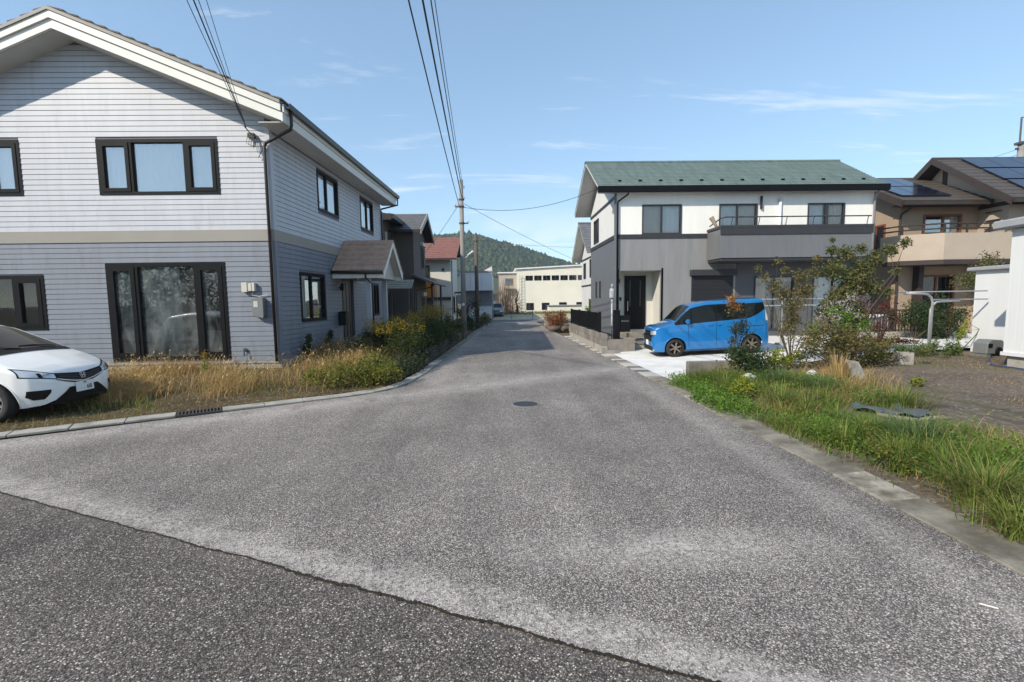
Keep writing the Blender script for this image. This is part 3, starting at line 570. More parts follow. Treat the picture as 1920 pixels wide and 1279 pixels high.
q = MB(); q.tube([(PX1 - .5, PY0 - .06, PZE), (PX1 - .5, PY0 - .06, PZE - .14), (PX1 - .36, PY0 + .1, PZE - .3), (PX1 - .36, PY0 + .1, .3)], .028, 8); q.build('downpipe', m_pipe, pr, smooth=True)
m_post = plain('post_paint', (0.42, 0.43, 0.47), 0.5, 0.05)
for y in (14.35, 16.0):
    q = MB(); q.box(-4.24, -4.12, y - .06, y + .06, .2, PZE - .13); q.build('porch_post', m_post, A)
q = MB(); q.box(-5.17, -4.95, 14.42, 14.66, 1.0, 1.35); q.prism([(14.42, 1.35), (14.66, 1.35), (14.66, 1.4), (14.54, 1.43), (14.42, 1.4)], 0, -5.17, -4.93); tag(q.build('letterbox', m_black, A, bevel=.008))
q = MB(); q.lathe([(.0, 2.28), (.05, 2.27), (.06, 2.1), (.03, 2.06)], (-5.08, 14.58, 0), 'Z', 12); q.box(-5.17, -5.08, 14.56, 14.6, 2.14, 2.18); q.build('wall_lamp', m_black, A, smooth=True)

# the street side of the house is not quite parallel to its far side: it comes closer to the street with depth
def kids(o):
    for c in o.children: yield c; yield from kids(c)
for c in kids(A):
    me = c.data; n = len(me.vertices); co = np.empty(n * 3, dtype=np.float32); me.vertices.foreach_get('co', co); co = co.reshape(-1, 3); co[:, 0] += .049 * np.clip(co[:, 1] + 16 - 11, 0, None) * np.clip((co[:, 0] - 9.3 + 13.4) / 6, 0, 1); me.vertices.foreach_set('co', co.ravel()); me.update()

q = MB(); px_, py_ = 2.62, 2.32; q.bar((px_ - .03, py_ + .022, .012), (px_ + .03, py_ - .022, .012), .009, .005); tag(q.build('wood_stick', plain('stick_white', (.72, .7, .66), .8, .1), None), 'short white stick lying on the asphalt near the right kerb', 'stick')
# ------------------------------------------------------------------ other houses
def course_roof(parent, x0, x1, ye, ze, yr, zr, yb, zbk, mat, n, th=0.10, fascia=None, name='roof', course='shingle_course', lift=0.014):
    """ridge along X; front slope (ye,ze)->(yr,zr) laid in courses, back slope down to (yb,zbk)"""
    q = MB()
    for (ya, za, yc, zc_) in ((ye, ze, yr, zr), (yb, zbk, yr, zr)):
        q.hexa([(x0, ya, za - th), (x1, ya, za - th), (x1, yc, zc_ - th), (x0, yc, zc_ - th), (x0, ya, za), (x1, ya, za), (x1, yc, zc_), (x0, yc, zc_)])
    r = q.build(name, fascia or mat, parent)
    for (ya, za, s) in ((ye, ze, -1), (yb, zbk, 1)):
        for k in range(n):
            f0, f1 = k / n, (k + 1) / n; y0 = ya + (yr - ya) * f0 + s * .012; y1 = ya + (yr - ya) * f1; z0 = za + (zr - za) * f0 + .003; z1 = za + (zr - za) * f1 + .003
            q = MB(); q.hexa([(x0 - .02, y0, z0), (x1 + .02, y0, z0), (x1 + .02, y1, z1), (x0 - .02, y1, z1), (x0 - .02, y0, z0 + lift), (x1 + .02, y0, z0 + lift), (x1 + .02, y1, z1 + .004), (x0 - .02, y1, z1 + .004)]); q.build(course, mat, r)
    q = MB(); q.prism([(yr - .12, zr - .03), (yr + .12, zr - .03), (yr + .1, zr + .03), (yr, zr + .06), (yr - .1, zr + .03)], 0, x0 - .03, x1 + .03); q.build('ridge_cap', mat, r)
    return r
def gable_walls(parent, x0, x1, y0, y1, zlo, zhi, holesF, holesL, holesR, mat, yr, zr, th=0.12, gable=True, mats=None):
    """four walls with openings; gables on the two X ends"""
    f = Frame((0, y0, 0), (1, 0, 0), (0, -1, 0)); l = Frame((x0, 0, 0), (0, 1, 0), (-1, 0, 0)); r = Frame((x1, 0, 0), (0, 1, 0), (1, 0, 0))
    q = MB(); wall_cells(f, q, x0, x1, zlo, zhi, holesF, th); o = q.build('wall', mat, parent)
    q = MB(); wall_cells(l, q, y0 + .12, y1, zlo, zhi, holesL, th)
    if gable: q.prism([(y0, zhi), (y1, zhi), (yr, zr)], 0, x0, x0 + .1)
    q.build('wall', (mats or {}).get('side', mat), parent)
    q = MB(); wall_cells(r, q, y0 + .12, y1, zlo, zhi, holesR, th)
    if gable: q.prism([(y0, zhi), (y1, zhi), (yr, zr)], 0, x1 - .1, x1)
    q.build('wall', (mats or {}).get('side', mat), parent)
    q = MB(); q.box(x0 + .12, x1 - .12, y1 - .1, y1, zlo, zhi); q.build('wall', mat, parent)
    return f, l, r

# ---- grey and white house with the green roof
D = thing('green_roofed_house', 'white and grey two-storey house with green shingle roof and long balcony', 'house', (9, 19, 0))
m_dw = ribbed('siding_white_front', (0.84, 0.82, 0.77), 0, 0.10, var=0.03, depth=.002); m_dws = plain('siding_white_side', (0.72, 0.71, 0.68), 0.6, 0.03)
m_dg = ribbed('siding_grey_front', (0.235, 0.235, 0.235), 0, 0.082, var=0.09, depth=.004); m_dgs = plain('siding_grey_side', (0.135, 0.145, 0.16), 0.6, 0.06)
m_trim = plain('trim_charcoal', (0.04, 0.04, 0.044), 0.5, 0.1, spec=.3); m_gutd = plain('gutter_black', (0.005, 0.005, 0.0055), 0.5, 0.1, spec=.15)
m_green = plain('roof_green', (0.130, 0.178, 0.166), 0.75, 0.16, 2.2, 0.5, 30, stretch=(2.5, 0.5, 0.5), dirt=((0.06, 0.085, 0.08), 3.2, 0.48, 0.5))
m_alcove = plain('alcove_white', (0.60, 0.585, 0.53), 0.7, 0.05)
DX0, DX1, DY0, DY1 = 4.22, 13.76, 17.1, 21.7; DZB, DZM, DZT = 0.25, 3.96, 5.50; DYR, DZR = 19.4, 7.12
upW = [(5.19, 6.64, 4.03, 5.09), (8.02, 9.43, 3.05, 5.09), (11.3, 12.68, 3.05, 5.09)]
loW = [(4.36, 5.92, 0.25, 2.72), (7.05, 8.62, 0.35, 2.55), (11.6, 13.1, 0.45, 2.45), (9.4, 10.9, 0.45, 2.45)]
sideU = [(19.95, 20.95, 4.12, 5.12)]; sideL = [(19.55, 19.78, 1.75, 2.45), (20.3, 20.53, 1.75, 2.45)]
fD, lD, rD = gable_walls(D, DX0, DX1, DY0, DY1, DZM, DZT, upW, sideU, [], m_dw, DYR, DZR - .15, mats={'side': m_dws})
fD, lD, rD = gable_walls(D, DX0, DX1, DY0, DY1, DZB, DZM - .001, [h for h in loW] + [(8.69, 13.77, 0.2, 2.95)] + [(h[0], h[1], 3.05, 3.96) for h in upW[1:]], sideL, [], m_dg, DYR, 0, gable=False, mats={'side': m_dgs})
q = MB(); wall_cells(fD, q, 8.69, 13.76, .25, 2.949, loW[2:], .12); q.build('wall', plain('siding_grey_shaded', (0.085, 0.088, 0.095), .6, .08), D)  # dark grey wall, its colour deepened to stand in for the balcony's shade
q = MB(); q.box(DX0 - .02, DX1 + .02, DY0 - .02, DY1 + .02, -.3, DZB - .004); q.build('foundation', m_found, D)
q = MB(); q.box(DX0 - .025, 7.6, DY0 - .03, DY0 + .01, DZM - .08, DZM + .07); q.box(DX0 - .03, DX0 + .002, DY0 - .028, DY1, DZM - .078, DZM + .068); q.build('band', m_trim, D)
q = MB(); q.box(DX0 - .03, DX0 + .002, DY0 - .028, DY1, 5.33, 5.43); q.build('band', m_trim, D)
roofD = course_roof(D, 3.55, 14.0, 16.84, 5.68, DYR, 7.24, 22.18, 5.63, m_green, 17, lift=.026, fascia=plain('fascia_pale', (0.6, 0.6, 0.58), 0.6, 0.05))
q = MB(); q.box(3.5, 14.04, 16.70, 16.83, 5.46, 5.68); q.build('gutter', m_gutd, roofD, bevel=.015)
q = MB(); q.box(3.57, 13.98, 16.85, DY0, 5.49, 5.52); q.build('soffit', m_soff, roofD)
for k in range(13):
    q = MB(); x = 4.35 + k * 0.755; f = .16; yy = 16.84 + (DYR - 16.84) * f; zz = 5.68 + 1.56 * f + .02
    q.hexa([(x, yy, zz), (x + .11, yy, zz), (x + .11, yy + .06, zz + .035), (x, yy + .06, zz + .035), (x, yy - .01, zz + .06), (x + .11, yy - .01, zz + .06), (x + .11, yy + .03, zz + .075), (x, yy + .03, zz + .075)]); q.build('snow_guard', m_gutd, roofD)
q = MB(); q.tube([(4.6, 16.76, 5.5), (4.6, 16.8, 5.40), (4.30, 17.03, 5.2), (4.28, 17.03, 5.1), (4.28, 17.03, .55)], .03, 8); q.build('downpipe', m_gutd, D, smooth=True)
q = MB(); q.box(4.17, 4.24, 17.03, 17.10, .25, 5.5); q.build('corner_trim', m_dgs, D)
q = MB(); q.tube([(13.72, 16.76, 5.5), (13.72, 16.95, 5.35), (13.74, 17.03, 5.2), (13.74, 17.03, .3)], .04, 8); q.build('downpipe', plain('pipe_grey', (0.25, 0.25, 0.27), 0.5), D, smooth=True)
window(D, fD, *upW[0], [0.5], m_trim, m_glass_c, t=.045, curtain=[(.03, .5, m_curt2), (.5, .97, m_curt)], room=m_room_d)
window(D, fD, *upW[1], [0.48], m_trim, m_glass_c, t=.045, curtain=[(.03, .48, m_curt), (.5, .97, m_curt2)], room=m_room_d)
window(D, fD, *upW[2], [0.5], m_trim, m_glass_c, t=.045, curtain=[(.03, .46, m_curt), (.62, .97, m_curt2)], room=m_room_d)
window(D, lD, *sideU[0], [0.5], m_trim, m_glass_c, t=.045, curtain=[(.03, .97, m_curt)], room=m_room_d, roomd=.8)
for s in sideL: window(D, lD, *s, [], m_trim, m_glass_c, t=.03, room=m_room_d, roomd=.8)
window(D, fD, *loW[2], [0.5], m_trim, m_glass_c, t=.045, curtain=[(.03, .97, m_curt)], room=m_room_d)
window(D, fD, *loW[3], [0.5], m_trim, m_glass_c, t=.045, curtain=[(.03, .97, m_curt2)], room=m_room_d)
# roller shutter
q = MB(); fD.box(q, 6.98, 8.69, 2.50, 2.72, -.02, .16); sh = q.build('shutter_box', m_trim, D, bevel=.01)
m_shut = plain('shutter_dark', (0.022, 0.023, 0.026), 0.5, 0.1, spec=.3)
for k in range(28):
    q = MB(); z = .36 + k * .078; fD.box(q, 7.06, 8.61, z, z + .074, -.04, .0 + .012 * (k % 2)); q.build('shutter_slat', m_shut, sh)
# entrance alcove, door, lamp, steps
q = MB(); q.box(4.30, 4.355, 17.1, 18.1, .25, 2.80); q.box(5.925, 6.0, 17.1, 18.1, .25, 2.80); q.box(4.30, 6.0, 18.1, 18.2, .25, 2.8); q.box(4.30, 6.0, 17.23, 18.1, 2.725, 2.80); q.build('alcove', m_alcove, D)
q = MB(); q.box(4.83, 5.66, 18.06, 18.10, .5, 2.58); dD = q.build('door', plain('door_black', (0.006, 0.006, 0.007), 0.4, 0.1, spec=.2), D)
for x in (5.02, 5.42):
    q = MB(); q.box(x, x + .035, 18.05, 18.058, 1.4, 2.4); q.build('door_strip', m_steel, dD)
q = MB(); q.tube([(4.93, 18.05, 1.2), (4.93, 17.98, 1.22), (4.93, 17.98, 1.6), (4.93, 18.05, 1.62)], .014, 6); q.build('handle', plain('chrome', (0.6, 0.6, 0.6), 0.2, 0.02, metal=1.0), dD)
q = MB(); q.box(4.52, 4.62, 17.99, 18.098, 2.36, 2.46); q.lathe([(.0, 2.30), (.055, 2.31), (.05, 2.38)], (4.57, 17.98, 0), 'Z', 12); q.build('porch_lamp', m_black, D)
q = MB(); q.box(4.64, 4.71, 18.07, 18.098, 1.62, 1.76); q.build('doorbell', m_black, D)
def brickmat(name, c1, c2, mortar, bw, bh, off=0.5):
    m, t, p, o = newmat(name); co = objco(t)
    s = N(t, 'ShaderNodeSeparateXYZ'); LK(t, co, s.inputs[0]); c = N(t, 'ShaderNodeCombineXYZ'); LK(t, M(t, 'ADD', s.outputs[0], s.outputs[1]), c.inputs[0]); LK(t, s.outputs[2], c.inputs[1])
    b = N(t, 'ShaderNodeTexBrick', offset=off); b.inputs['Color1'].default_value = (*c1, 1); b.inputs['Color2'].default_value = (*c2, 1); b.inputs['Mortar'].default_value = (*mortar, 1)
    b.inputs['Scale'].default_value = 1; b.inputs['Brick Width'].default_value = bw; b.inputs['Row Height'].default_value = bh; b.inputs['Mortar Size'].default_value = .006
    LK(t, c.outputs[0], b.inputs['Vector']); LK(t, b.outputs['Color'], p.inputs['Base Color']); p.inputs['Roughness'].default_value = .8; return m
m_tan = brickmat('step_tile', (0.30, 0.26, 0.20), (0.25, 0.215, 0.17), (0.17, 0.15, 0.12), .1, .05)
st = MB(); st.box(4.25, 6.6, 16.35, 17.075, .0, .48); st.build('entry_step', m_tan, D, bevel=.01)
st = MB(); st.box(4.05, 6.75, 15.95, 16.345, .0, .33); st.build('entry_step', m_tan, D, bevel=.01)
st = MB(); st.box(3.62, 6.9, 14.75, 15.945, -.05, .24); stp = st.build('entry_platform', m_conc, D, bevel=.012)
st = MB(); st.box(3.58, 6.94, 14.71, 15.94, .241, .285); st.build('platform_coping', plain('coping', (0.16, 0.15, 0.14), 0.7, 0.1), stp, bevel=.008)
# balcony
BZ0, BZ1 = 2.93, 4.06
q = MB(); q.box(7.6, 12.86, 16.0, 16.08, BZ0 + .12, BZ1); q.box(7.6, 7.68, 16.08, 17.07, BZ0 + .12, BZ1); q.box(12.78, 12.86, 16.08, 17.07, BZ0 + .12, BZ1); bal = q.build('balcony', ribbed('balcony_panel', (0.15, 0.154, 0.162), 0, 0.12, var=.07, depth=.0015), D)
q = MB(); q.box(7.62, 12.84, 16.03, 17.07, BZ0, BZ0 + .118); q.build('balcony_floor', m_trim, bal, bevel=.03)
q = MB(); q.box(7.56, 12.9, 15.96, 16.12, BZ1 + .001, BZ1 + .09); q.box(7.56, 7.72, 16.12, 17.05, BZ1 + .001, BZ1 + .09); q.box(7.565, 12.895, 15.965, 15.998, BZ1 - .22, BZ1 - .004); q.build('coping', m_trim, bal)
q = MB(); q.tube([(7.62, 16.95, BZ1 + .2), (7.66, 16.2, BZ1 + .36), (7.8, 16.04, BZ1 + .38), (12.6, 16.04, BZ1 + .38), (12.85, 16.04, BZ1 + .38)], .022, 7); q.build('rail', m_trim, bal, smooth=True)
for k in range(6):
    x = 7.95 + k * .95; q = MB(); q.tube([(x, 16.04, BZ1 + .09), (x + .05, 16.04, BZ1 + .38)], .014, 6); q.build('rail_post', m_trim, bal)
q = MB(); q.tube([(10.25, 17.05, 3.1), (10.25, 17.05, 5.28)], .05, 10); q.build('vent_pipe', plain('pvc_white', (0.75, 0.75, 0.73), 0.4), D, smooth=True)
q = MB(); q.box(9.52, 9.57, 17.0, 17.09, 4.9, 5.35); q.build('pole_bracket', m_trim, D)
bo = thing('broom', 'pale straw broom sticking up behind the balcony end', 'broom', (7.85, 16.55, 3.05))
q = MB(); q.tube([(.1, 0, .0), (-.12, 0, 1.1)], .014, 6); q.build('handle', m_cream, bo, local=True)
q = MB(); q.tube([(-.12, 0, 1.05), (-.2, 0, 1.2), (-.36, .02, 1.48)], [.03, .06, .09], 8); q.build('bristles', plain('straw', (0.34, 0.28, 0.2), 0.9, 0.3, 30), bo, local=True)
# meter on the side wall, aerial bracket
q = MB(); q.lathe([(.08, 1.72), (.09, 1.75), (.09, 1.98), (.07, 2.05)], (3.78, 15.75, 0), 'Z', 14); q.tube([(3.78, 15.75, .3), (3.78, 15.75, 1.72)], .03, 8); q.tube([(3.78, 15.75, 2.05), (3.78, 15.75, 2.2)], .03, 8); tag(q.build('meter_post', plain('meter_pale', (0.4, 0.41, 0.42), 0.5), None, smooth=True), 'pale grey meter housing on a thin post by the entrance steps', 'meter')

# ---- retaining wall with black fence
RW = thing('retaining_wall', 'low concrete block wall along the street below the black fence', 'wall', (3.3, 18, 0))
q = MB(); q.box(3.16, 3.34, 14.42, 21.4, -.1, .22); q.build('wall_base', m_conc, RW)
m_blk = [plain('block_a', (0.21, 0.19, 0.165), .9, .2, 5, .5), plain('block_b', (0.17, 0.155, 0.135), .9, .2, 5, .5), plain('block_c', (0.25, 0.225, 0.195), .9, .2, 5, .5)]
for r_ in range(2):
    y = 14.44 - (.2 if r_ else 0)
    while y < 21.3:
        y0 = max(y, 14.44); q = MB(); q.box(3.17, 3.33, y0 + .004, y + .396, .226 + r_ * .19, .41 + r_ * .19); q.build('block', random.choice(m_blk), RW, bevel=.005); y += .4
q = MB(); q.box(3.335, 4.2, 14.44, 14.62, -.05, .42); q.build('return_wall', m_blk[0], RW)
q = MB(); q.box(3.16, 3.62, 14.1, 14.41, -.05, .10); q.build('step_block', m_blk[2], RW)
FN = thing('railing_fence', 'black metal railing on the block wall at the street', 'fence', (3.25, 18, .6))
for y in np.arange(15.3, 21.3, .085):
    q = MB(); q.box(3.238, 3.262, y - .011, y + .011, .66, 1.22); q.build('bar', m_dark, FN)
for z in (.65, 1.23):
    q = MB(); q.box(3.23, 3.27, 15.2, 21.3, z - .02, z + .02); q.build('rail', m_dark, FN)
for y in (15.2, 17.2, 19.2, 21.3):
    q = MB(); q.box(3.21, 3.29, y - .035, y + .035, .601, 1.28); q.build('post', m_dark, FN)
GP = thing('gate_post', 'black intercom post with letterbox panel beside the entrance steps', 'gate post', (3.8, 15.3, .285))
q = MB(); q.box(3.66, 3.86, 14.95, 15.1, .286, 1.34); q.build('post', m_dark, GP, bevel=.01); q = MB(); q.box(3.865, 4.2, 14.98, 15.08, .62, 1.16); q.build('panel', m_dark, GP, bevel=.01); q = MB(); q.box(3.9, 4.15, 14.97, 14.979, .95, 1.0); q.build('slot', m_steel, GP)

# ---- white house farther along behind the green roofed one
D2 = thing('white_tiled_house', 'white house with grey tiled roof just past the green roofed house', 'house', (8, 26.5, 0))
m_gt = plain('tile_grey', (0.14, 0.14, 0.15), .6, .2, 4, .5, 40); m_w2 = plain('stucco_white', (0.62, 0.62, 0.61), .8, .05, 2)
f2, l2, r2 = gable_walls(D2, 5.0, 12, 24.3, 28.6, 0, 4.05, [], [(24.9, 26.0, 2.9, 3.9), (25.2, 26.2, .6, 1.7), (27.2, 27.9, 2.9, 3.8)], [], m_w2, 26.45, 5.75)
course_roof(D2, 4.45, 12.4, 23.85, 4.05, 26.45, 5.95, 29.0, 4.05, m_gt, 12, fascia=m_white, lift=.03, course='tile_course')
q = MB(); q.box(4.97, 5.0, 24.3, 28.6, 3.98, 4.06); q.box(4.965, 5.0, 24.3, 28.6, 2.45, 2.52); q.build('band', m_trim, D2)
for h in ((24.9, 26.0, 2.9, 3.9), (25.2, 26.2, .6, 1.7), (27.2, 27.9, 2.9, 3.8)): window(D2, l2, *h, [.5], m_trim, m_glass_c, t=.05, room=m_room_d, roomd=.8)
q = MB(); q.tube([(4.95, 24.2, 4.0), (4.95, 24.2, .1)], .035, 8); q.build('downpipe', m_white, D2)

# ---- tan house with solar panels at the right
G = thing('tan_solar_house', 'tan two-storey house with brown trim and solar panels on its roofs', 'house', (20, 21, 0))
m_tanw = plain('stucco_tan', (0.37, 0.275, 0.195), .85, .06, 2, .3, 80); m_tanp = plain('stucco_pale_tan', (0.43, 0.355, 0.28), .85, .05, 2, .3, 80)
m_brn = plain('trim_brown', (0.042, 0.030, 0.025), .6, .15); m_wood = plain('frame_russet', (0.19, 0.055, 0.022), .5, .15, 6); m_brt = plain('tile_dark_brown', (0.075, 0.062, 0.052), .6, .2, 5, .5, 40)
hb = [(17.3, 18.9, 3.1, 4.95), (17.2, 18.8, .4, 2.5)]; hl = [(19.6, 20.6, 3.35, 4.7)]
fG, lG, rG = gable_walls(G, 16.35, 19.6, 18.9, 24, .1, 5.3, hb, hl, [], m_tanw, 21.4, 6.75)
rG1 = course_roof(G, 15.85, 19.5, 18.25, 5.38, 21.4, 6.98, 24.4, 5.3, m_brt, 9, fascia=m_brn, lift=.025, course='tile_course')
fG2, lG2, rG2 = gable_walls(G, 19.6, 27, 17.75, 23.2, .1, 5.1, [(21.5, 23, .6, 2.4)], [], [], m_tanp, 20.45, 7.4)
rG2_ = course_roof(G, 19.0, 27.5, 17.1, 5.22, 20.45, 7.6, 23.6, 5.4, m_brt, 12, fascia=m_brn, lift=.025, course='tile_course')
m_pv = plain('solar_cell', (0.012, 0.015, 0.030), .15, .25, .8, coat=.3); m_pvf = plain('solar_frame', (0.02, 0.02, 0.022), .4)
def panels(roof, xs, f_rows, ye, ze, yr, zr):
    for f0, f1 in f_rows:
        for x0, x1 in xs:
            P = lambda x, f, up: (x, ye + (yr - ye) * f - up * .5, ze + (zr - ze) * f + up)
            q = MB(); q.hexa([P(x0, f0, .05), P(x1, f0, .05), P(x1, f1, .05), P(x0, f1, .05), P(x0, f0, .09), P(x1, f0, .09), P(x1, f1, .09), P(x0, f1, .09)]); q.build('solar_panel', m_pv, roof)
panels(rG1, [(16.1 + .68 * k, 16.75 + .68 * k) for k in range(3)], [(.12, .5), (.53, .90)], 18.25, 5.38, 21.4, 6.98)
panels(rG2_, [(20.0 + 1.05 * k, 21.02 + 1.05 * k) for k in range(7)], [(.10, .36), (.39, .65), (.68, .94)], 17.1, 5.22, 20.45, 7.6)
for x, (y0, z0, y1, z1) in ((15.84, (18.25, 5.38, 21.4, 6.98)), (18.98, (17.1, 5.22, 20.45, 7.6)), (18.98, (23.6, 5.4, 20.45, 7.6)), (15.84, (24.4, 5.3, 21.4, 6.98))):
    q = MB(); q.hexa([(x - .05, y0, z0 - .24), (x, y0, z0 - .24), (x, y1, z1 - .24), (x - .05, y1, z1 - .24), (x - .05, y0, z0 + .04), (x, y0, z0 + .04), (x, y1, z1 + .04), (x - .05, y1, z1 + .04)]); q.build('barge_board', m_brn, G)
q = MB(); q.box(15.85, 19.3, 18.12, 18.24, 5.2, 5.34); q.build('gutter', m_brn, G); q = MB(); q.box(19.0, 27.5, 16.98, 17.1, 5.05, 5.18); q.build('gutter', m_brn, G)
q = MB(); q.box(15.9, 19.4, 18.3, 18.89, 5.24, 5.27); q.build('soffit', m_brn, G)
q = MB(); q.box(19.57, 19.6, 17.7, 23.2, 5.1, 5.26); q.box(19.56, 19.6, 20.35, 20.55, 5.26, 7.3); q.build('band', m_brn, G)
window(G, fG, *hb[0], [.52], m_wood, m_glass, t=.08, curtain=[(.5, .97, m_curt2)], room=m_room_d); window(G, fG, *hb[1], [.5], m_wood, m_glass_c, t=.09, room=m_room_d)
window(G, lG, *hl[0], [.5], m_wood, m_glass_c, t=.08, room=m_room_d, roomd=.8, sill=True); window(G, fG2, 21.5, 23, .6, 2.4, [.5], m_wood, m_glass_c, t=.09, room=m_room_d)
q = MB(); q.prism([(15.55, 18.88), (15.75, 18.1), (16.9, 17.5), (21.3, 17.5), (21.3, 17.6), (16.95, 17.6), (15.85, 18.18), (15.66, 18.88)], 2, 3.02, 4.02); gb = q.build('balcony', m_tanp, G)
q = MB(); q.prism([(15.5, 18.88), (15.7, 18.05), (16.88, 17.44), (21.3, 17.44), (21.3, 18.88)], 2, 2.84, 3.015); q.build('balcony_floor', m_brn, gb)
rp = [(15.6, 18.8), (15.8, 18.14), (16.93, 17.55), (21.2, 17.55)]
for z in (4.2, 4.38):
    q = MB(); q.tube([(x, y, z) for x, y in rp], .03, 6); q.build('rail', m_brn, gb)
for x, y in ((15.8, 18.14), (16.35, 17.85), (16.93, 17.55), (17.8, 17.55), (18.7, 17.55), (19.6, 17.55), (20.5, 17.55)):
    q = MB(); q.box(x - .025, x + .025, y - .025, y + .025, 4.021, 4.4); q.build('rail_post', m_brn, gb)
q = MB(); q.tube([(16.3, 18.2, 5.2), (16.3, 18.8, 4.95), (16.3, 18.84, 4.8), (16.3, 18.84, .2)], .045, 8); q.build('downpipe', m_brn, G)
for a in ((17.0, 17.2, 18.6, 18.895, .1, 2.84), (19.4, 19.6, 17.6, 17.74, .1, 2.84)):
    q = MB(); q.box(*a); q.build('porch_post', m_brn, G)
for k in range(3):
    q = MB(); q.box(19.5, 19.598, 18.0, 18.55, 4.25 + k * .33, 4.28 + k * .33); q.build('shelf_bracket', m_brn, G)

# ---- dark brown house beyond the clapboard house
B = thing('dark_brown_house', 'dark taupe house with projecting tiled gable past the clapboard house', 'house', (-7.5, 26, 0))
m_taupe = plain('stucco_taupe', (0.105, 0.088, 0.075), .85, .08, 2, .3, 60); m_slate = plain('slate_tile', (0.11, 0.11, 0.115), .6, .2, 4, .5, 40); m_dtr = plain('trim_dusk', (0.035, 0.03, 0.028), .5, .1)
q = MB(); fB = Frame((-5.4, 0, 0), (0, 1, 0), (1, 0, 0)); hB = [(22.35, 22.65, 3.6, 5.0), (22.95, 23.2, 3.3, 4.4), (22.6, 23.2, .9, 2.1)]
wall_cells(fB, q, 21.9, 30, 0, 5.55, hB, .12); q.box(-13, -5.52, 21.9, 22.0, 0, 5.55); q.box(-13, -5.52, 29.9, 30, 0, 5.55); q.build('wall', m_taupe, B)
for h in hB: window(B, fB, *h, [], m_white if h[1] - h[0] < .5 else m_dtr, m_glass_c, t=.04, room=m_room_d, roomd=.6)
q = MB(); q.hexa([(-13, 21.5, 7.3), (-4.85, 21.5, 5.5), (-4.85, 30.4, 5.5), (-13, 30.4, 7.3), (-13, 21.5, 7.42), (-4.85, 21.5, 5.64), (-4.85, 30.4, 5.64), (-13, 30.4, 7.42)]); mrB = q.build('roof', m_slate, B)
q = MB(); q.box(-4.86, -4.76, 21.45, 30.4, 5.46, 5.66); q.box(-13, -4.87, 21.44, 21.49, 5.4, 5.68); q.build('gutter', m_dtr, mrB)
q = MB(); fBw = Frame((-4.3, 0, 0), (0, 1, 0), (1, 0, 0)); hw = [(25.6, 26.5, 3.45, 4.7), (25.5, 26.4, .9, 2.0)]
wall_cells(fBw, q, 23.5, 27.1, 0, 5.2, hw, .12); q.box(-5.38, -4.42, 23.5, 23.62, 0, 5.2); q.box(-5.38, -4.42, 26.98, 27.1, 0, 5.2); q.prism([(23.5, 5.2), (27.1, 5.2), (25.25, 6.1)], 0, -4.42, -4.3); q.build('wall', m_taupe, B)
for h in hw: window(B, fBw, *h, [.5], m_dtr, m_glass_c, t=.06, room=m_room_d, roomd=.7)
for h in hw:
    q = MB(); fBw.box(q, h[0] - .05, h[1] + .05, h[3] + .01, h[3] + .2, .0, .14); q.build('shutter_box', m_cream, B)
course_roof(B, -8, -3.85, 23.0, 5.18, 25.25, 6.28, 27.55, 5.18, m_slate, 9, fascia=m_dtr, lift=.03, course='tile_course')
for (y0, y1) in ((23.0, 25.25), (27.55, 25.25)):
    q = MB(); q.hexa([(-3.86, y0, 4.98), (-3.80, y0, 4.98), (-3.80, y1, 6.1), (-3.86, y1, 6.1), (-3.86, y0, 5.22), (-3.80, y0, 5.22), (-3.80, y1, 6.34), (-3.86, y1, 6.34)]); q.build('barge_board', m_beige, B)
q = MB(); q.hexa([(-4.28, 22.6, 2.95), (-3.3, 22.6, 2.55), (-3.3, 27.6, 2.55), (-4.28, 27.6, 2.95), (-4.28, 22.6, 3.05), (-3.3, 22.6, 2.65), (-3.3, 27.6, 2.65), (-4.28, 27.6, 3.05)]); lr = q.build('lean_to_roof', m_slate, B)
q = MB(); q.tube([(-3.26, 22.6, 2.58), (-3.26, 27.6, 2.58)], .05, 8); q.tube([(-3.26, 23.0, 2.55), (-3.4, 23.2, 2.4), (-4.2, 23.4, 2.25), (-4.24, 23.45, 0)], .035, 6); q.build('gutter', m_dtr, lr)
for y in (23.6, 27.0):
    q = MB(); q.box(-3.5, -3.4, y - .05, y + .05, 0, 2.58); q.build('porch_post', m_dtr, B)
CP = thing('entrance_canopy', 'small pale tiled canopy on posts between the clapboard and brown houses', 'canopy', (-4.6, 21.0, 0))
m_ctile = plain('canopy_tile', (0.30, 0.30, 0.25), .7, .15, 6)
for k in range(5):
    f0, f1 = k / 5, (k + 1) / 5; q = MB(); y0, y1 = 20.3 + 1.2 * f0, 20.3 + 1.2 * f1; z0, z1 = 2.26 + .42 * f0, 2.26 + .42 * f1
    q.hexa([(-5.1, y0, z0), (-3.85 - .1 * f0, y0, z0), (-3.85 - .1 * f1, y1, z1), (-5.1, y1, z1), (-5.1, y0, z0 + .05), (-3.85 - .1 * f0, y0, z0 + .05), (-3.85 - .1 * f1, y1, z1 + .02), (-5.1, y1, z1 + .02)]); q.build('tile_course', m_ctile, CP)
for x, y in ((-4.02, 20.4), (-4.02, 21.4), (-5.0, 21.4)):
    q = MB(); q.box(x - .04, x + .04, y - .04, y + .04, 0, 2.3 if y < 21 else 2.6); q.build('post', m_taupe, CP)

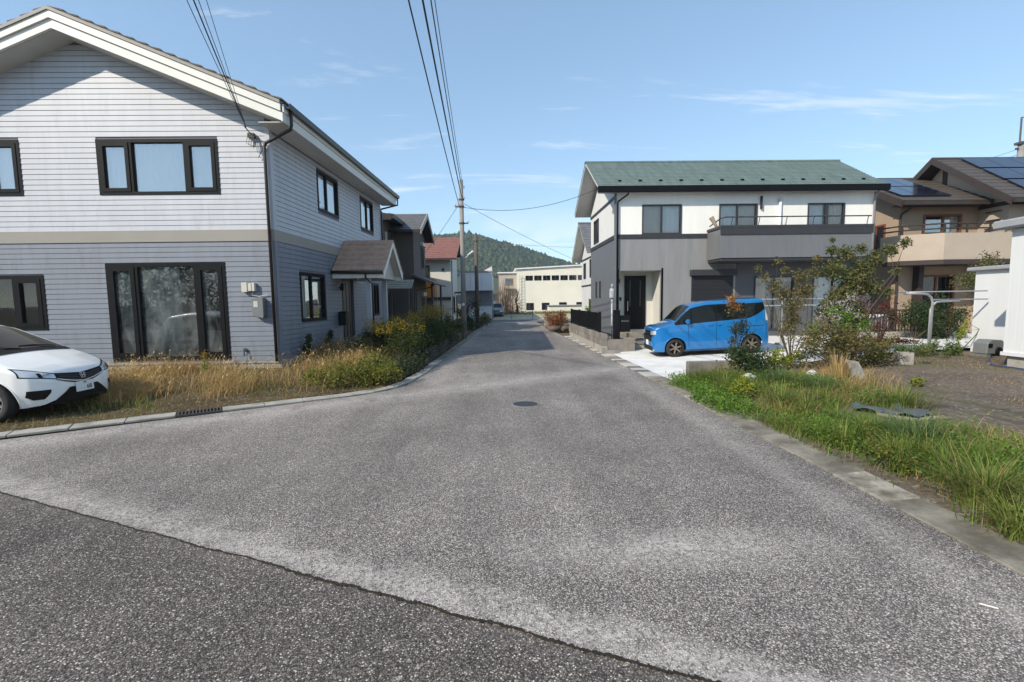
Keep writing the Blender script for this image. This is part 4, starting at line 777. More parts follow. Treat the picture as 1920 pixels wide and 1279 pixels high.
# ---- white house with the red roof
Cc = thing('red_roofed_house', 'white house with rust red tiled roof and orange balcony panel', 'house', (-6, 32, 0))
m_red = plain('tile_rust_red', (0.22, 0.095, 0.075), .7, .18, 5, .5, 40, dirt=((0.16, 0.07, 0.05), 3, .5, .5)); m_wC = plain('stucco_cream_white', (0.62, 0.60, 0.55), .85, .05, 2)
fC, lC, rC = gable_walls(Cc, -9, -3.07, 29, 33.4, -.2, 4.25, [(-5.2, -4.35, 2.3, 3.9), (-5.0, -4.2, .1, 1.8)], [], [(30.2, 31.2, .9, 2.0), (32.2, 32.9, .2, 2.1)], m_wC, 32.2, 5.7)
course_roof(Cc, -9.4, -2.65, 28.4, 4.28, 32.2, 5.95, 33.9, 4.9, m_red, 12, fascia=m_dtr, lift=.03, course='tile_course')
window(Cc, fC, -5.2, -4.35, 2.3, 3.9, [.5], m_dtr, m_glass_c, t=.05, curtain=[(.03, .97, m_curt2)], room=m_room_d); window(Cc, fC, -5.0, -4.2, .1, 1.8, [.5], m_dtr, m_glass_c, t=.05, curtain=[(.03, .97, m_curt2)], room=m_room_d)
for h in ((30.2, 31.2, .9, 2.0), (32.2, 32.9, .2, 2.1)): window(Cc, rC, *h, [.5], m_dtr, m_glass_c, t=.05, room=m_room_d, roomd=.7)
q = MB(); q.box(-5.6, -3.95, 28.2, 28.28, 1.95, 3.05); q.box(-4.03, -3.95, 28.28, 28.98, 1.95, 3.05); oc = q.build('balcony_panel', plain('panel_orange', (0.52, 0.20, 0.03), .5, .1), Cc)
q = MB(); q.box(-5.6, -3.93, 28.18, 28.98, 1.78, 1.945); q.box(-3.9, -3.08, 28.9, 28.99, 1.78, 1.95); q.build('balcony_floor', m_dtr, oc)
q = MB(); q.box(-3.6, -3.45, 28.93, 28.99, 3.55, 3.72); q.build('vent', m_dtr, Cc)
q = MB(); q.box(-3.04, -2.5, 30.9, 31.6, 2.2, 2.3); q.build('window_hood', m_dtr, Cc); q = MB(); q.tube([(-3.0, 29.1, 4.2), (-3.0, 29.1, 0)], .04, 8); q.build('downpipe', m_beige, Cc)

Cc.scale = (1.138, 1.138, 1.138); Cc.location = (-6.83, 36.42, -.235)
# ---- white commercial building, cream workshop
Fb = thing('white_workshop', 'white flat building with dark loading bay at the far left of the street end', 'building', (-2, 43, 0))
m_fw = plain('panel_white', (0.66, 0.66, 0.68), .6, .04, 1.5); m_grey = plain('panel_grey', (0.20, 0.205, 0.22), .7, .1)
for k in range(3):
    q = MB(); q.box(-3.42 + k * .92, -2.52 + k * .92, 39.3, 39.45, 2.55, 4.05); q.build('fascia_panel', m_fw, Fb)
q = MB(); q.box(-3.4, -.7, 39.46, 46, 2.6, 4.0); q.build('upper_floor', m_fw, Fb)
q = MB(); q.box(-3.42, -.66, 39.25, 46.1, 4.06, 4.2); q.build('roof_edge', m_beige, Fb); q = MB(); q.prism([(-1.4, 4.2), (-.66, 4.2), (-.72, 4.55)], 1, 39.4, 39.6); q.build('roof_fin', m_fw, Fb)
q = MB(); q.box(-3.4, -.72, 41, 46, 0, 2.6); q.build('wall', m_grey, Fb); q = MB(); q.box(-3.0, -.8, 40.2, 40.99, .0, 1.25); q.build('low_wall', m_fw, Fb); q = MB(); q.box(-3.02, -.78, 40.1, 40.95, 1.26, 1.5); q.build('lintel', m_grey, Fb)
q = MB(); q.box(-1.5, -1.3, 40.15, 40.198, .5, .7); q.build('sign', m_dtr, Fb)
E_ = thing('cream_workshop', 'long cream workshop with a row of high windows at the street end', 'building', (8, 58, 0))
m_crm = plain('panel_cream', (0.72, 0.68, 0.57), .7, .05, .6); m_crm2 = plain('stucco_dusty_pink', (0.42, 0.36, 0.30), .85, .1, 1)
up = []
for k in range(12):
    for j in (0, 1): up.append((2.95 + k * 1.03 + j * .44, 2.95 + k * 1.03 + j * .44 + .42, 3.98, 4.55))
lo = [(3.0, 3.9, .5, 1.35), (4.85, 5.75, .5, 1.35), (6.9, 7.8, 1.1, 1.38), (8.95, 9.85, 1.1, 1.38)]
fE = Frame((0, 55, 0), (1, 0, 0), (0, -1, 0)); q = MB(); wall_cells(fE, q, 1.95, 16, -.2, 5.25, up + lo, .2); q.prism([(1.95, 5.25), (16, 5.25), (16, 5.75), (9.4, 5.6)], 1, 55, 55.2)
q.box(1.95, 2.15, 55.2, 75, -.2, 5.3); q.box(15.8, 16, 55.2, 75, -.2, 5.3); q.build('wall', m_crm, E_)
q = MB(); q.hexa([(1.7, 54.8, 5.27), (9.5, 54.8, 5.62), (9.5, 75, 5.62), (1.7, 75, 5.27), (1.7, 54.8, 5.42), (9.5, 54.8, 5.78), (9.5, 75, 5.78), (1.7, 75, 5.42)]); q.hexa([(9.5, 54.8, 5.62), (16.3, 54.8, 5.8), (16.3, 75, 5.8), (9.5, 75, 5.62), (9.5, 54.8, 5.78), (16.3, 54.8, 5.95), (16.3, 75, 5.95), (9.5, 75, 5.78)]); q.build('roof', m_fw, E_)
for h in up: window(E_, fE, *h, [], m_dtr, m_glass_c, t=.03, room=None)
for h in lo: window(E_, fE, *h, [.5], m_dtr, m_glass_c, t=.04, room=None)
q = MB(); q.box(2.2, 15.7, 55.9, 56, 0, 5.2); q.build('inner_screen', m_room_d, E_)
q = MB()
for x in (2.2, 2.6): q.box(x - .015, x + .015, 54.75, 54.78, 0, 4.6)
for z in np.arange(.3, 4.6, .35): q.box(2.216, 2.584, 54.75, 54.78, z - .015, z + .015)
q.build('ladder', m_beige, E_)
q = MB(); q.box(5.5, 10.5, 52.5, 54.9, -.1, .95); q.build('lean_to', m_crm, E_); q = MB(); q.box(5.4, 10.6, 52.4, 54.95, .951, 1.06); q.build('lean_to_roof', m_grey, E_)
q = MB(); q.box(-.2, 1.94, 56, 66, 0, 4.9); an = q.build('annex', m_crm2, E_); q = MB(); q.box(-.35, 1.92, 55.8, 66.2, 4.901, 5.05); q.build('annex_roof', m_fw, an)
q = MB(); q.box(.55, 1.5, 55.95, 55.999, 3.5, 4.3); q.build('annex_window', m_glass_c, an); q = MB(); q.box(.4, 1.65, 55.2, 55.998, 3.05, 3.2); q.build('ledge', m_crm2, an)
# low wire fence at the street end
WF = thing('wire_fence', 'low wire fence on thin posts before the sandy field', 'fence', (3, 41, 0))
for x in np.arange(-1.0, 9.1, 1.9):
    q = MB(); q.tube([(x, 41, -.05), (x, 41, .75)], .025, 6); q.build('post', m_steel, WF)
for z in (.3, .7):
    q = MB(); q.tube([(-1, 41, z), (9, 41, z)], .01, 5); q.build('wire', m_steel, WF)

# ------------------------------------------------------------------ utility poles and cables
m_pole = plain('pole_concrete', (0.25, 0.24, 0.225), .85, .12, 3, .3, 60); m_pole2 = plain('pole_wood', (0.10, 0.08, 0.065), .9, .2, 5, .4, 40, stretch=(1, 1, .2))
U1 = thing('utility_pole', 'tall grey utility pole carrying the street cables on the left', 'utility pole', (-1.62, 20.4, 0), group='poles along the street')
q = MB(); q.tube([(0, 0, -.2), (0, 0, 6.85)], [.115, .085], 14); q.build('shaft', m_pole, U1, smooth=True, local=True)
for z, e in ((5.0, .28), (5.7, -.28), (6.0, .0)):
    q = MB(); q.lathe([(.125, z), (.125, z + .06)], n=12)
    if e: q.box(min(e, 0), max(e, 0), -.03, .03, z + .005, z + .055)
    q.build('clamp_band', m_steel, U1, local=True)
for z, x in ((5.05, .26), (5.77, -.26), (6.06, .12), (6.5, .11)):
    q = MB(); q.lathe([(.02, z), (.05, z + .02), (.03, z + .05), (.05, z + .08), (.0, z + .12)], (x, 0, 0), n=10); q.build('insulator', m_fw, U1, local=True)
q = MB(); q.tube([(.1, -.02, 3.55), (.2, -.05, 3.62), (.27, -.08, 3.7)], .015, 6); q.tube([(.22, -.06, 3.66), (.48, -.2, 3.82)], [.03, .055], 8); q.build('street_lamp', m_fw, U1, local=True)
q = MB(); q.lathe([(.0, -.005), (.06, -.004), (.06, .0)], (.0, -.128, 1.55), 'Y', 12); q.build('number_plate', m_fw, U1, local=True)
U2 = thing('utility_pole', 'shorter dark wooden pole standing behind the tall grey one', 'utility pole', (-1.42, 28, 0), group='poles along the street')
q = MB(); q.tube([(0, 0, -.2), (0, 0, 5.6)], [.13, .10], 12); q.build('shaft', m_pole2, U2, smooth=True, local=True); q = MB(); q.lathe([(.125, 5.2), (.125, 5.28)], n=12); q.build('clamp_band', m_steel, U2, local=True)
U3 = thing('utility_pole', 'thick concrete pole with steel bracket rising behind the tan house', 'utility pole', (33.6, 30, 0))
q = MB(); q.tube([(0, 0, 0), (0, 0, 11.4)], [.24, .17], 14); q.build('shaft', m_pole, U3, smooth=True, local=True)
q = MB(); q.box(-.28, .28, -.2, .2, 11.2, 11.35); q.tube([(-.12, 0, 11.3), (-.12, 0, 12.9), (.5, 0, 12.9)], .05, 6); q.box(-.36, -.18, -.05, .05, 10.9, 11.0); q.build('bracket', m_steel, U3, local=True)
m_cable = plain('cable_black', (0.012, 0.012, 0.013), .5)
def cable(label, a, b, sag, r, group=None, n=28):
    a, b = Vector(a), Vector(b); q = MB(); P = []
    for i in range(n + 1):
        t = i / n; p = a.lerp(b, t); p.z -= sag * 4 * t * (1 - t); P.append(p)
    q.tube(P, r, 5); return tag(q.build('power_cable', m_cable, None, smooth=True, fix=False), label, 'cable', group)
gc = 'cables strung along the street'
cable('outermost thick cable of the bundle along the street, on its left side', (-1.72, 20.4, 5.78), (-.75, -13, 8.6), .55, .014, gc)
cable('thickest twisted cable in the middle of the bundle along the street', (-1.60, 20.4, 6.12), (-.5, -13, 8.9), .6, .019, gc)
cable('thin cable right beside the thick twisted one along the street', (-1.56, 20.4, 6.3), (-.32, -13, 9.2), .55, .009, gc)
cable('rightmost thin cable of the bundle along the street', (-1.54, 20.4, 6.58), (-.22, -13, 9.3), .6, .008, gc)
cable('highest thin cable meeting the tall pole at its top', (-1.60, 20.4, 6.66), (-.30, -13, 9.6), .75, .008, gc)
gs = 'service cables to the clapboard house'
for i, (dx, dz, r, lb) in enumerate(((-.25, .0, .006, 'leftmost thin service cable slanting to the clapboard house corner'), (0, .1, .011, 'thick dark service cable slanting to the clapboard house corner'), (.2, .1, .006, 'thin service cable right of the thick one above the clapboard gable'), (.5, .3, .005, 'rightmost thin service cable above the clapboard house eave'))):
    cable(lb, (-5.52, 10.68, 5.56), (-.1 + dx * 1.6, -5.5, 8.9 + dz), .35, r, gs)
cable('sagging cable from the tall pole to the green roofed house gable', (-1.5, 20.4, 5.7), (4.1, 19.6, 6.25), .42, .010)
cable('cable sloping from the tall pole past the far workshop roof', (-1.5, 20.4, 5.85), (8.5, 34, 3.4), .25, .009)
cable('cable sloping from the tall pole down to the red roof', (-1.72, 20.4, 5.85), (-4.6, 28.6, 4.6), .1, .009)
cable('faint cable running from the wooden pole to the right', (-1.42, 28, 5.3), (14, 40, 6.6), .5, .008)
cable('upper faint wire from the concrete pole behind the tan house', (33.5, 30, 10.95), (22, 42, 8.2), .4, .012); cable('lower faint wire from the concrete pole behind the tan house', (33.5, 30, 10.6), (20, 44, 7.0), .4, .012)
# ------------------------------------------------------------------ cars
def curve(pts, s=0.05):
    xs = np.linspace(pts[0][0], pts[-1][0], 800); ys = np.interp(xs, [p[0] for p in pts], [p[1] for p in pts])
    k = max(1, int(s / (xs[1] - xs[0]))); ker = np.hanning(2 * k + 3); ker /= ker.sum(); pad = len(ker) // 2
    ye = np.concatenate([2 * ys[0] - ys[pad:0:-1], ys, 2 * ys[-1] - ys[-2:-pad - 2:-1]]); ys = np.convolve(ye, ker, 'valid')
    return lambda x: float(np.interp(x, xs, ys))
class Car:
    """a car body as one function: half-width at (x, z) under a top profile, from which shell and panels are cut"""
    def __init__(s, top, bot, plan, belt, tumble, rad, L): s.top, s.bot, s.plan, s.belt, s.tumble, s.rad, s.L = top, bot, plan, belt, tumble, rad, L
    def half(s, x, z):
        zt, zb = s.top(x), s.bot(x); w = s.plan(x); b = s.belt(x)
        if z > b: w -= s.tumble * (z - b) ** 1.15
        else: w += 0.012 * math.sin(PI * min(1, max(0, (z - .3) / max(.1, b - .3))))
        if z < 0.46: w -= 0.07 * ((0.46 - z) / 0.3) ** 2
        r = min(s.rad(x), (zt - zb) * .45); u = (z - (zt - r)) / r
        if u > 0: w -= r * 1.0 * (1 - math.sqrt(max(0, 1 - min(1, u) ** 2)))
        return max(0.02, w)
    def topz(s, x, y):
        hw = s.half(x, s.top(x)); return s.top(x) + 0.035 * (1 - min(1, abs(y) / hw) ** 2)
    def front(s, y, z):
        lo, hi = 0.0, 1.2
        for _ in range(26):
            m = (lo + hi) / 2
            hw = s.half(m, s.top(m))
            if (abs(y) <= hw and z <= s.topz(m, y)) or (abs(y) > hw and s.top(m) >= z and s.half(m, z) >= abs(y)): hi = m
            else: lo = m
        return hi
    def shell(s, name, mat, parent, xs, nz, ny, arches):
        V = []; F = []; rings = []
        for x in xs:
            zb, zt = s.bot(x), s.top(x); ring = []
            for j in range(nz + 1):
                f = j / nz; f = f if f < .7 else .7 + .3 * math.sin((f - .7) / .3 * PI / 2); z = zb + (zt - zb) * f; ring.append((s.half(x, z), z))
            hw = ring[-1][0]
            for j in range(1, ny + 1):
                y = hw * (1 - j / ny); ring.append((y, s.topz(x, y)))
            rings.append(ring)
        m = len(rings[0])
        for sd in (1, -1):
            base = len(V)
            for x, ring in zip(xs, rings):
                for y, z in ring:
                    px, pz = x, z
                    for (ax, az, ar) in arches:
                        d = math.hypot(px - ax, pz - az)
                        if abs(d - ar) < 0.016 and y > .5: px, pz = ax + (px - ax) / d * ar, az + (pz - az) / d * ar
                    V.append((px, sd * y, pz))
            for i in range(len(xs) - 1):
                for j in range(m - 1):
                    a = (base + i * m + j, base + i * m + j + 1, base + (i + 1) * m + j + 1, base + (i + 1) * m + j); c = np.mean([V[k] for k in a], axis=0)
                    if j < nz and any(math.hypot(c[0] - ax, c[2] - az) < ar - .004 for ax, az, ar in arches): continue
                    F.append(a if sd > 0 else a[::-1])
        n = len(xs) * m
        for e in (0, len(xs) - 1):
            for j in range(m - 1): F.append((e * m + j, e * m + j + 1, n + e * m + j + 1, n + e * m + j))
        b = MB(); b.v = V; b.f = F; o = b.build(name, mat, parent, smooth=True, local=True, fix=False)
        bm = bmesh.new(); bm.from_mesh(o.data); bmesh.ops.remove_doubles(bm, verts=bm.verts, dist=.0008); bmesh.ops.recalc_face_normals(bm, faces=bm.faces); bm.to_mesh(o.data); bm.free()
        return o
    def side(s, name, mat, parent, x0, x1, zlo, zhi, sd, off=.006, nx=24, nz=10):
        b = MB()
        P = []
        for i in range(nx + 1):
            x = x0 + (x1 - x0) * i / nx; l, h = zlo(x), zhi(x)
            for j in range(nz + 1): z = l + (h - l) * j / nz; P.append((x, sd * (s.half(x, z) + off), z))
        b.v = P; b.f = [(i * (nz + 1) + j, i * (nz + 1) + j + 1, (i + 1) * (nz + 1) + j + 1, (i + 1) * (nz + 1) + j) for i in range(nx) for j in range(nz)]
        return b.build(name, mat, parent, smooth=True, local=True)
    def nose(s, name, mat, parent, y0, y1, zlo, zhi, off=.006, ny=24, nz=8):
        b = MB(); P = []
        for i in range(ny + 1):
            y = y0 + (y1 - y0) * i / ny; l, h = zlo(y), zhi(y)
            for j in range(nz + 1): z = l + (h - l) * j / nz; P.append((s.front(y, z) - off, y * (1 + off * .5), z))
        b.v = P; b.f = [(i * (nz + 1) + j, i * (nz + 1) + j + 1, (i + 1) * (nz + 1) + j + 1, (i + 1) * (nz + 1) + j) for i in range(ny) for j in range(nz)]
        return b.build(name, mat, parent, smooth=True, local=True)
    def cap(s, name, mat, parent, x0, x1, inset, off=.006, nx=16, ny=16):
        b = MB(); P = []
        for i in range(nx + 1):
            x = x0 + (x1 - x0) * i / nx; hw = s.half(x, s.top(x)) - inset
            for j in range(ny + 1): y = -hw + 2 * hw * j / ny; P.append((x - off * .7, y, s.topz(x, y) + off * .7))
        b.v = P; b.f = [(i * (ny + 1) + j, i * (ny + 1) + j + 1, (i + 1) * (ny + 1) + j + 1, (i + 1) * (ny + 1) + j) for i in range(nx) for j in range(ny)]
        return b.build(name, mat, parent, smooth=True, local=True)
m_tyre = plain('tyre', (0.018, 0.018, 0.018), .85, .2, 20); m_carglass = plain('car_glass', (0.006, 0.009, 0.009), .05, .05, spec=.28)
m_chrome = MATS.get('chrome') or plain('chrome', (0.6, 0.6, 0.6), 0.2, 0.02, metal=1.0)
m_lamp = plain('lamp_lens', (0.62, 0.64, 0.66), .08, .15, 14, coat=1.0, metal=.35); m_plate = plain('plate_white', (0.8, 0.8, 0.79), .4, .02); m_ink = plain('plate_ink', (0.02, 0.05, 0.03), .5)
def wheel(parent, x, y, r, w, rim, spokes, sd, rr=.68):
    t = MB(); t.lathe([(r * rr, -w / 2), (r * .93, -w / 2), (r, -w / 2 + .03), (r, w / 2 - .03), (r * .93, w / 2), (r * rr, w / 2), (r * rr, -w / 2)], (x, y, r), 'Y', 36, cap=False); wo_ = t.build('wheel', m_tyre, parent, smooth=True, local=True)
    q = MB(); ro = r * rr; yo = sd * (w / 2 - .012)
    q.lathe([(ro * 1.0, -w / 2 + .005), (ro * 1.02, w / 2 * 0), (ro * 1.0, w / 2 - .004), (ro * .93, w / 2 - .004), (ro * .9, w / 2 - .05), (ro * .9, -w / 2 + .005)], (x, y, r), 'Y', 36, cap=False)
    for k in range(spokes):
        a = 2 * PI * k / spokes + .3; c, s_ = math.cos(a), math.sin(a)
        q.bar((x + c * ro * .12, y + yo * .82, r + s_ * ro * .12), (x + c * ro * .95, y + yo * .95, r + s_ * ro * .95), .045 if spokes < 8 else .035, .03, up=(0, 1, 0))
    q.lathe([(ro * .24, -.012), (ro * .24, .008), (ro * .1, .016)], (x, y + yo * .85, r), 'Y', 18) if sd > 0 else q.lathe([(ro * .1, -.016), (ro * .24, -.008), (ro * .24, .012)], (x, y + yo * .85, r), 'Y', 18)
    q.build('rim', rim, wo_, local=True)
    q = MB(); q.lathe([(0, y - .01), (ro * .9, y - .01), (ro * .9, y + .01), (0, y + .01)], (x, 0, r), 'Y', 24); q.build('brake_disc', m_black, wo_, local=True)
def textmesh(name, txt, size, mat, parent, M_):
    c = bpy.data.curves.new(name, 'FONT'); c.body = txt; c.size = size; c.align_x = 'CENTER'; c.align_y = 'CENTER'; c.extrude = .001; c.offset = size * .012
    o = bpy.data.objects.new('tmp_text', c); COL.objects.link(o); dg = bpy.context.evaluated_depsgraph_get(); me = bpy.data.meshes.new_from_object(o.evaluated_get(dg)); bpy.data.objects.remove(o); me.name = name
    me.materials.clear(); me.materials.append(mat); me.transform(M_); n = bpy.data.objects.new(name, me); COL.objects.link(n); n.parent = parent; return n
def nose_basis(c, n):   # text plane at c facing n
    n = Vector(n).normalized(); z = Vector((0, 0, 1)); z = (z - n * z.dot(n)).normalized(); x = z.cross(n)
    return Matrix(((x.x, z.x, n.x, c[0]), (x.y, z.y, n.y, c[1]), (x.z, z.z, n.z, c[2]), (0, 0, 0, 1)))
def xs_for(L, d, nose=.25):
    return np.concatenate([nose * (np.linspace(0, 1, 26) ** 1.8), np.arange(nose + d, L - nose, d), L - nose * (np.linspace(1, 0, 22) ** 1.8)])
def plate(parent, c, n, big, small, w=.33, h=.165):
    B_ = nose_basis(c, n); q = MB(); q.box(-w / 2, w / 2, -h / 2, h / 2, -.004, .004); o = q.build('licence_plate', m_plate, parent, local=True, fix=True); o.data.transform(B_)
    for t, sz, x, y in ((big, .10, .075, -.025), (small, .04, 0, .056), ('.  .', .07, -.055, -.02)):
        textmesh('plate_text', t, sz, m_ink, o, B_ @ Matrix.Translation((x, y, .006)))

# ---- white hatchback
WC = thing('hatchback_car', 'white hatchback parked at the left edge before the clapboard house', 'car', (-6.62, 7.42, 0.06), PI); WC.scale = (.93, .93, .93)
top = curve([(0, .48), (.03, .62), (.09, .70), (.25, .78), (.5, .88), (.76, .975), (.82, 1.0), (1.62, 1.40), (1.9, 1.475), (2.4, 1.515), (3.0, 1.49), (3.55, 1.40), (3.8, 1.05), (3.93, .95), (3.96, .5)], .07)
bot = curve([(0, .30), (.1, .22), (.4, .18), (3.3, .18), (3.85, .28), (3.96, .4)], .06)
plan = curve([(0, .34), (.03, .50), (.08, .61), (.18, .71), (.35, .785), (.6, .825), (1.0, .845), (3.0, .845), (3.6, .79), (3.9, .68), (3.96, .5)], .05)
wc = Car(top, bot, plan, lambda x: .84 + .03 * x, .30, curve([(0, .10), (.5, .10), (.85, .12), (1.7, .2), (3.3, .22), (3.96, .15)], .1), 3.96)
m_wp = plain('paint_white', (0.86, 0.86, 0.84), .3, .015, coat=1.0)
R1 = .30; AX1, AX2 = .69, 3.33
wb = wc.shell('body', m_wp, WC, xs_for(3.96, .022), 60, 14, [(AX1, .30, .355), (AX2, .30, .355)])
q = MB(); q.box(.25, 3.75, -.62, .62, .19, .75); q.build('underbody', m_black, WC, local=True)
for sd in (1, -1):
    for x in (AX1, AX2): wheel(WC, x, sd * .745, R1, .18, plain('alloy_silver', (0.55, 0.56, 0.57), .3, .05, metal=.8), 10, sd, rr=.66)
    for x in (AX1, AX2):
        q = MB(); q.tube([(x + .362 * math.cos(a), sd * (wc.half(x + .362 * math.cos(a), .30 + .362 * math.sin(a)) - .004), .30 + .362 * math.sin(a)) for a in np.linspace(-.25, PI + .25, 30)], .012, 6); q.build('arch_lip', m_wp, WC, smooth=True, local=True)
    wc.side('side_window', m_carglass, WC, 1.22, 3.35, lambda x: .93 + .035 * (x - 1.4), lambda x: max(.96 + .035 * (x - 1.4), min(wc.top(x) - .11, 1.42)), sd)
    wc.side('door_seam', m_black, WC, 1.30, 1.308, lambda x: .28, lambda x: .95, sd, off=.003, nx=1)
    wc.side('door_seam', m_black, WC, 2.28, 2.288, lambda x: .28, lambda x: .97, sd, off=.003, nx=1)
    q = MB(); q.lathe([(.0, -.1), (.07, -.07), (.085, .0), (.06, .08), (.0, .1)], (1.42, sd * .93, 1.0), 'Y', 14); mo = q.build('wing_mirror', m_wp, WC, smooth=True, local=True); mo.data.transform(Matrix.Translation((1.42, sd * .93, 1.0)) @ Matrix.Diagonal((1, 1, .75, 1)) @ Matrix.Translation((-1.42, -sd * .93, -1.0)))
    # headlamp: long swept lens from beside the grille round the corner
    hl = wc.nose('headlamp', m_lamp, WC, sd * .43, sd * .765, lambda y: .615 + .07 * (abs(y) - .43) / .335, lambda y: min(.685 + .12 * (abs(y) - .43) / .335, .80), off=.006)
    hs = wc.nose('headlamp_surround', m_black, WC, sd * .40, sd * .775, lambda y: .60 + .07 * (abs(y) - .43) / .335, lambda y: .70 + .12 * (abs(y) - .43) / .335, off=.004)
    wc.nose('headlamp_bulb', m_chrome, hl, sd * .50, sd * .58, lambda y: .645, lambda y: .70, off=.012, ny=6, nz=4); wc.nose('headlamp_bulb', m_black, hl, sd * .60, sd * .64, lambda y: .65, lambda y: .725, off=.012, ny=6, nz=4)
    # bumper corner opening, a black wedge
    wc.nose('bumper_vent', m_black, WC, sd * .53, sd * .74, lambda y: .31 + .10 * max(0, (.60 - abs(y)) / .07) + .14 * max(0, (abs(y) - .69)) / .05 * .4, lambda y: .455 + .02 * (abs(y) - .5), off=.008)
gr = wc.nose('grille', m_black, WC, -.43, .43, lambda y: .485 + .105 * (abs(y) / .43) ** 1.6, lambda y: .655 + .045 * (abs(y) / .43), off=.008, ny=40, nz=12)
wc.nose('grille_chrome', m_chrome, gr, -.43, .43, lambda y: .512 + .09 * (abs(y) / .43) ** 1.6, lambda y: .528 + .09 * (abs(y) / .43) ** 1.6, off=.018, ny=40, nz=2)
for k in range(3): wc.nose('grille_bar', plain('grille_grey', (0.05, 0.05, 0.052), .35), gr, -.38, .38, lambda y, k=k: .55 + .03 * k + .06 * (abs(y) / .43) ** 1.5, lambda y, k=k: .558 + .03 * k + .06 * (abs(y) / .43) ** 1.5, off=.013, ny=30, nz=1)
wc.nose('intake', m_black, WC, -.56, .56, lambda y: .20, lambda y: .445 if abs(y) < .26 else max(.205, .445 - .8 * (abs(y) - .26)), off=.008, ny=56)
# badge: an upright letter-H form in a rounded frame
xb = wc.front(0, .60) - .016; B_ = nose_basis((xb, 0, .605), (-1, 0, .25))
bd = MB()
for a, b in (((-.05, .04), (-.038, -.04)), ((.05, .04), (.038, -.04))): bd.bar((a[0], a[1], .004), (b[0], b[1], .004), .006, .008)
for a, b in (((-.05, .041), (.05, .041)), ((-.038, -.041), (.038, -.041))): bd.bar((a[0], a[1], .004), (b[0], b[1], .004), .006, .008)
for a, b in (((-.026, .032), (-.018, -.032)), ((.026, .032), (.018, -.032)), ((-.022, .0), (.022, .0))): bd.bar((a[0], a[1], .005), (b[0], b[1], .005), .011, .009)
o = bd.build('badge', m_chrome, gr, local=True); o.data.transform(B_)
plate(WC, (wc.front(0, .44) - .02, 0, .425), (-1, 0, .05), '68', '500')
ws = wc.cap('windscreen', m_carglass, WC, .90, 1.70, .0)
q = MB(); pass; cw = wc.cap('cowl', m_black, ws, .79, .90, -.01, off=.008, nx=4); q.box(.9, .91, -.3, .3, .95, .96); q.build('cowl_vent', m_black, ws, local=True)
for y0 in (-.5, .1):
    q = MB(); q.tube([(.88, y0, 1.075), (.95, y0 + .28, 1.115), (.96, y0 + .55, 1.115)], .009, 5); q.build('wiper', m_black, ws, local=True)

# ---- blue boxy minivan
BC = thing('minivan_car', 'bright blue boxy minivan parked on the white concrete driveway', 'car', (4.24, 13.22, 0.055), R(-4)); BC.scale = (.845, .79, .85); BC.rotation_euler = (0, R(-2.7), R(-4))
top = curve([(0, .66), (.02, .84), (.06, .94), (.2, 1.0), (.5, 1.06), (.68, 1.10), (1.16, 1.56), (1.30, 1.65), (1.7, 1.715), (2.6, 1.745), (3.36, 1.725), (3.52, 1.70), (3.60, 1.34), (3.69, 1.0), (3.71, .6)], .035)
bot = curve([(0, .28), (.08, .20), (.3, .17), (3.3, .17), (3.6, .22), (3.71, .3)], .05)
plan = curve([(0, .62), (.03, .69), (.1, .745), (.25, .79), (.5, .81), (3.2, .81), (3.5, .79), (3.66, .74), (3.71, .66)], .05)
bc = Car(top, bot, plan, lambda x: .98 + .02 * x, .11, curve([(0, .06), (.5, .07), (1.2, .07), (3.71, .07)], .1), 3.71)
m_bp = plain('paint_blue', (0.004, 0.155, 0.43), .3, .03, coat=1.0, metal=.1)
bb = bc.shell('body', m_bp, BC, xs_for(3.71, .03, .12), 52, 12, [(.70, .29, .345), (3.12, .29, .345)])
q = MB(); q.box(.2, 3.5, -.6, .6, .18, .8); q.build('underbody', m_black, BC, local=True)
m_bronze = plain('alloy_bronze', (0.30, 0.245, 0.19), .35, .1, metal=.7)
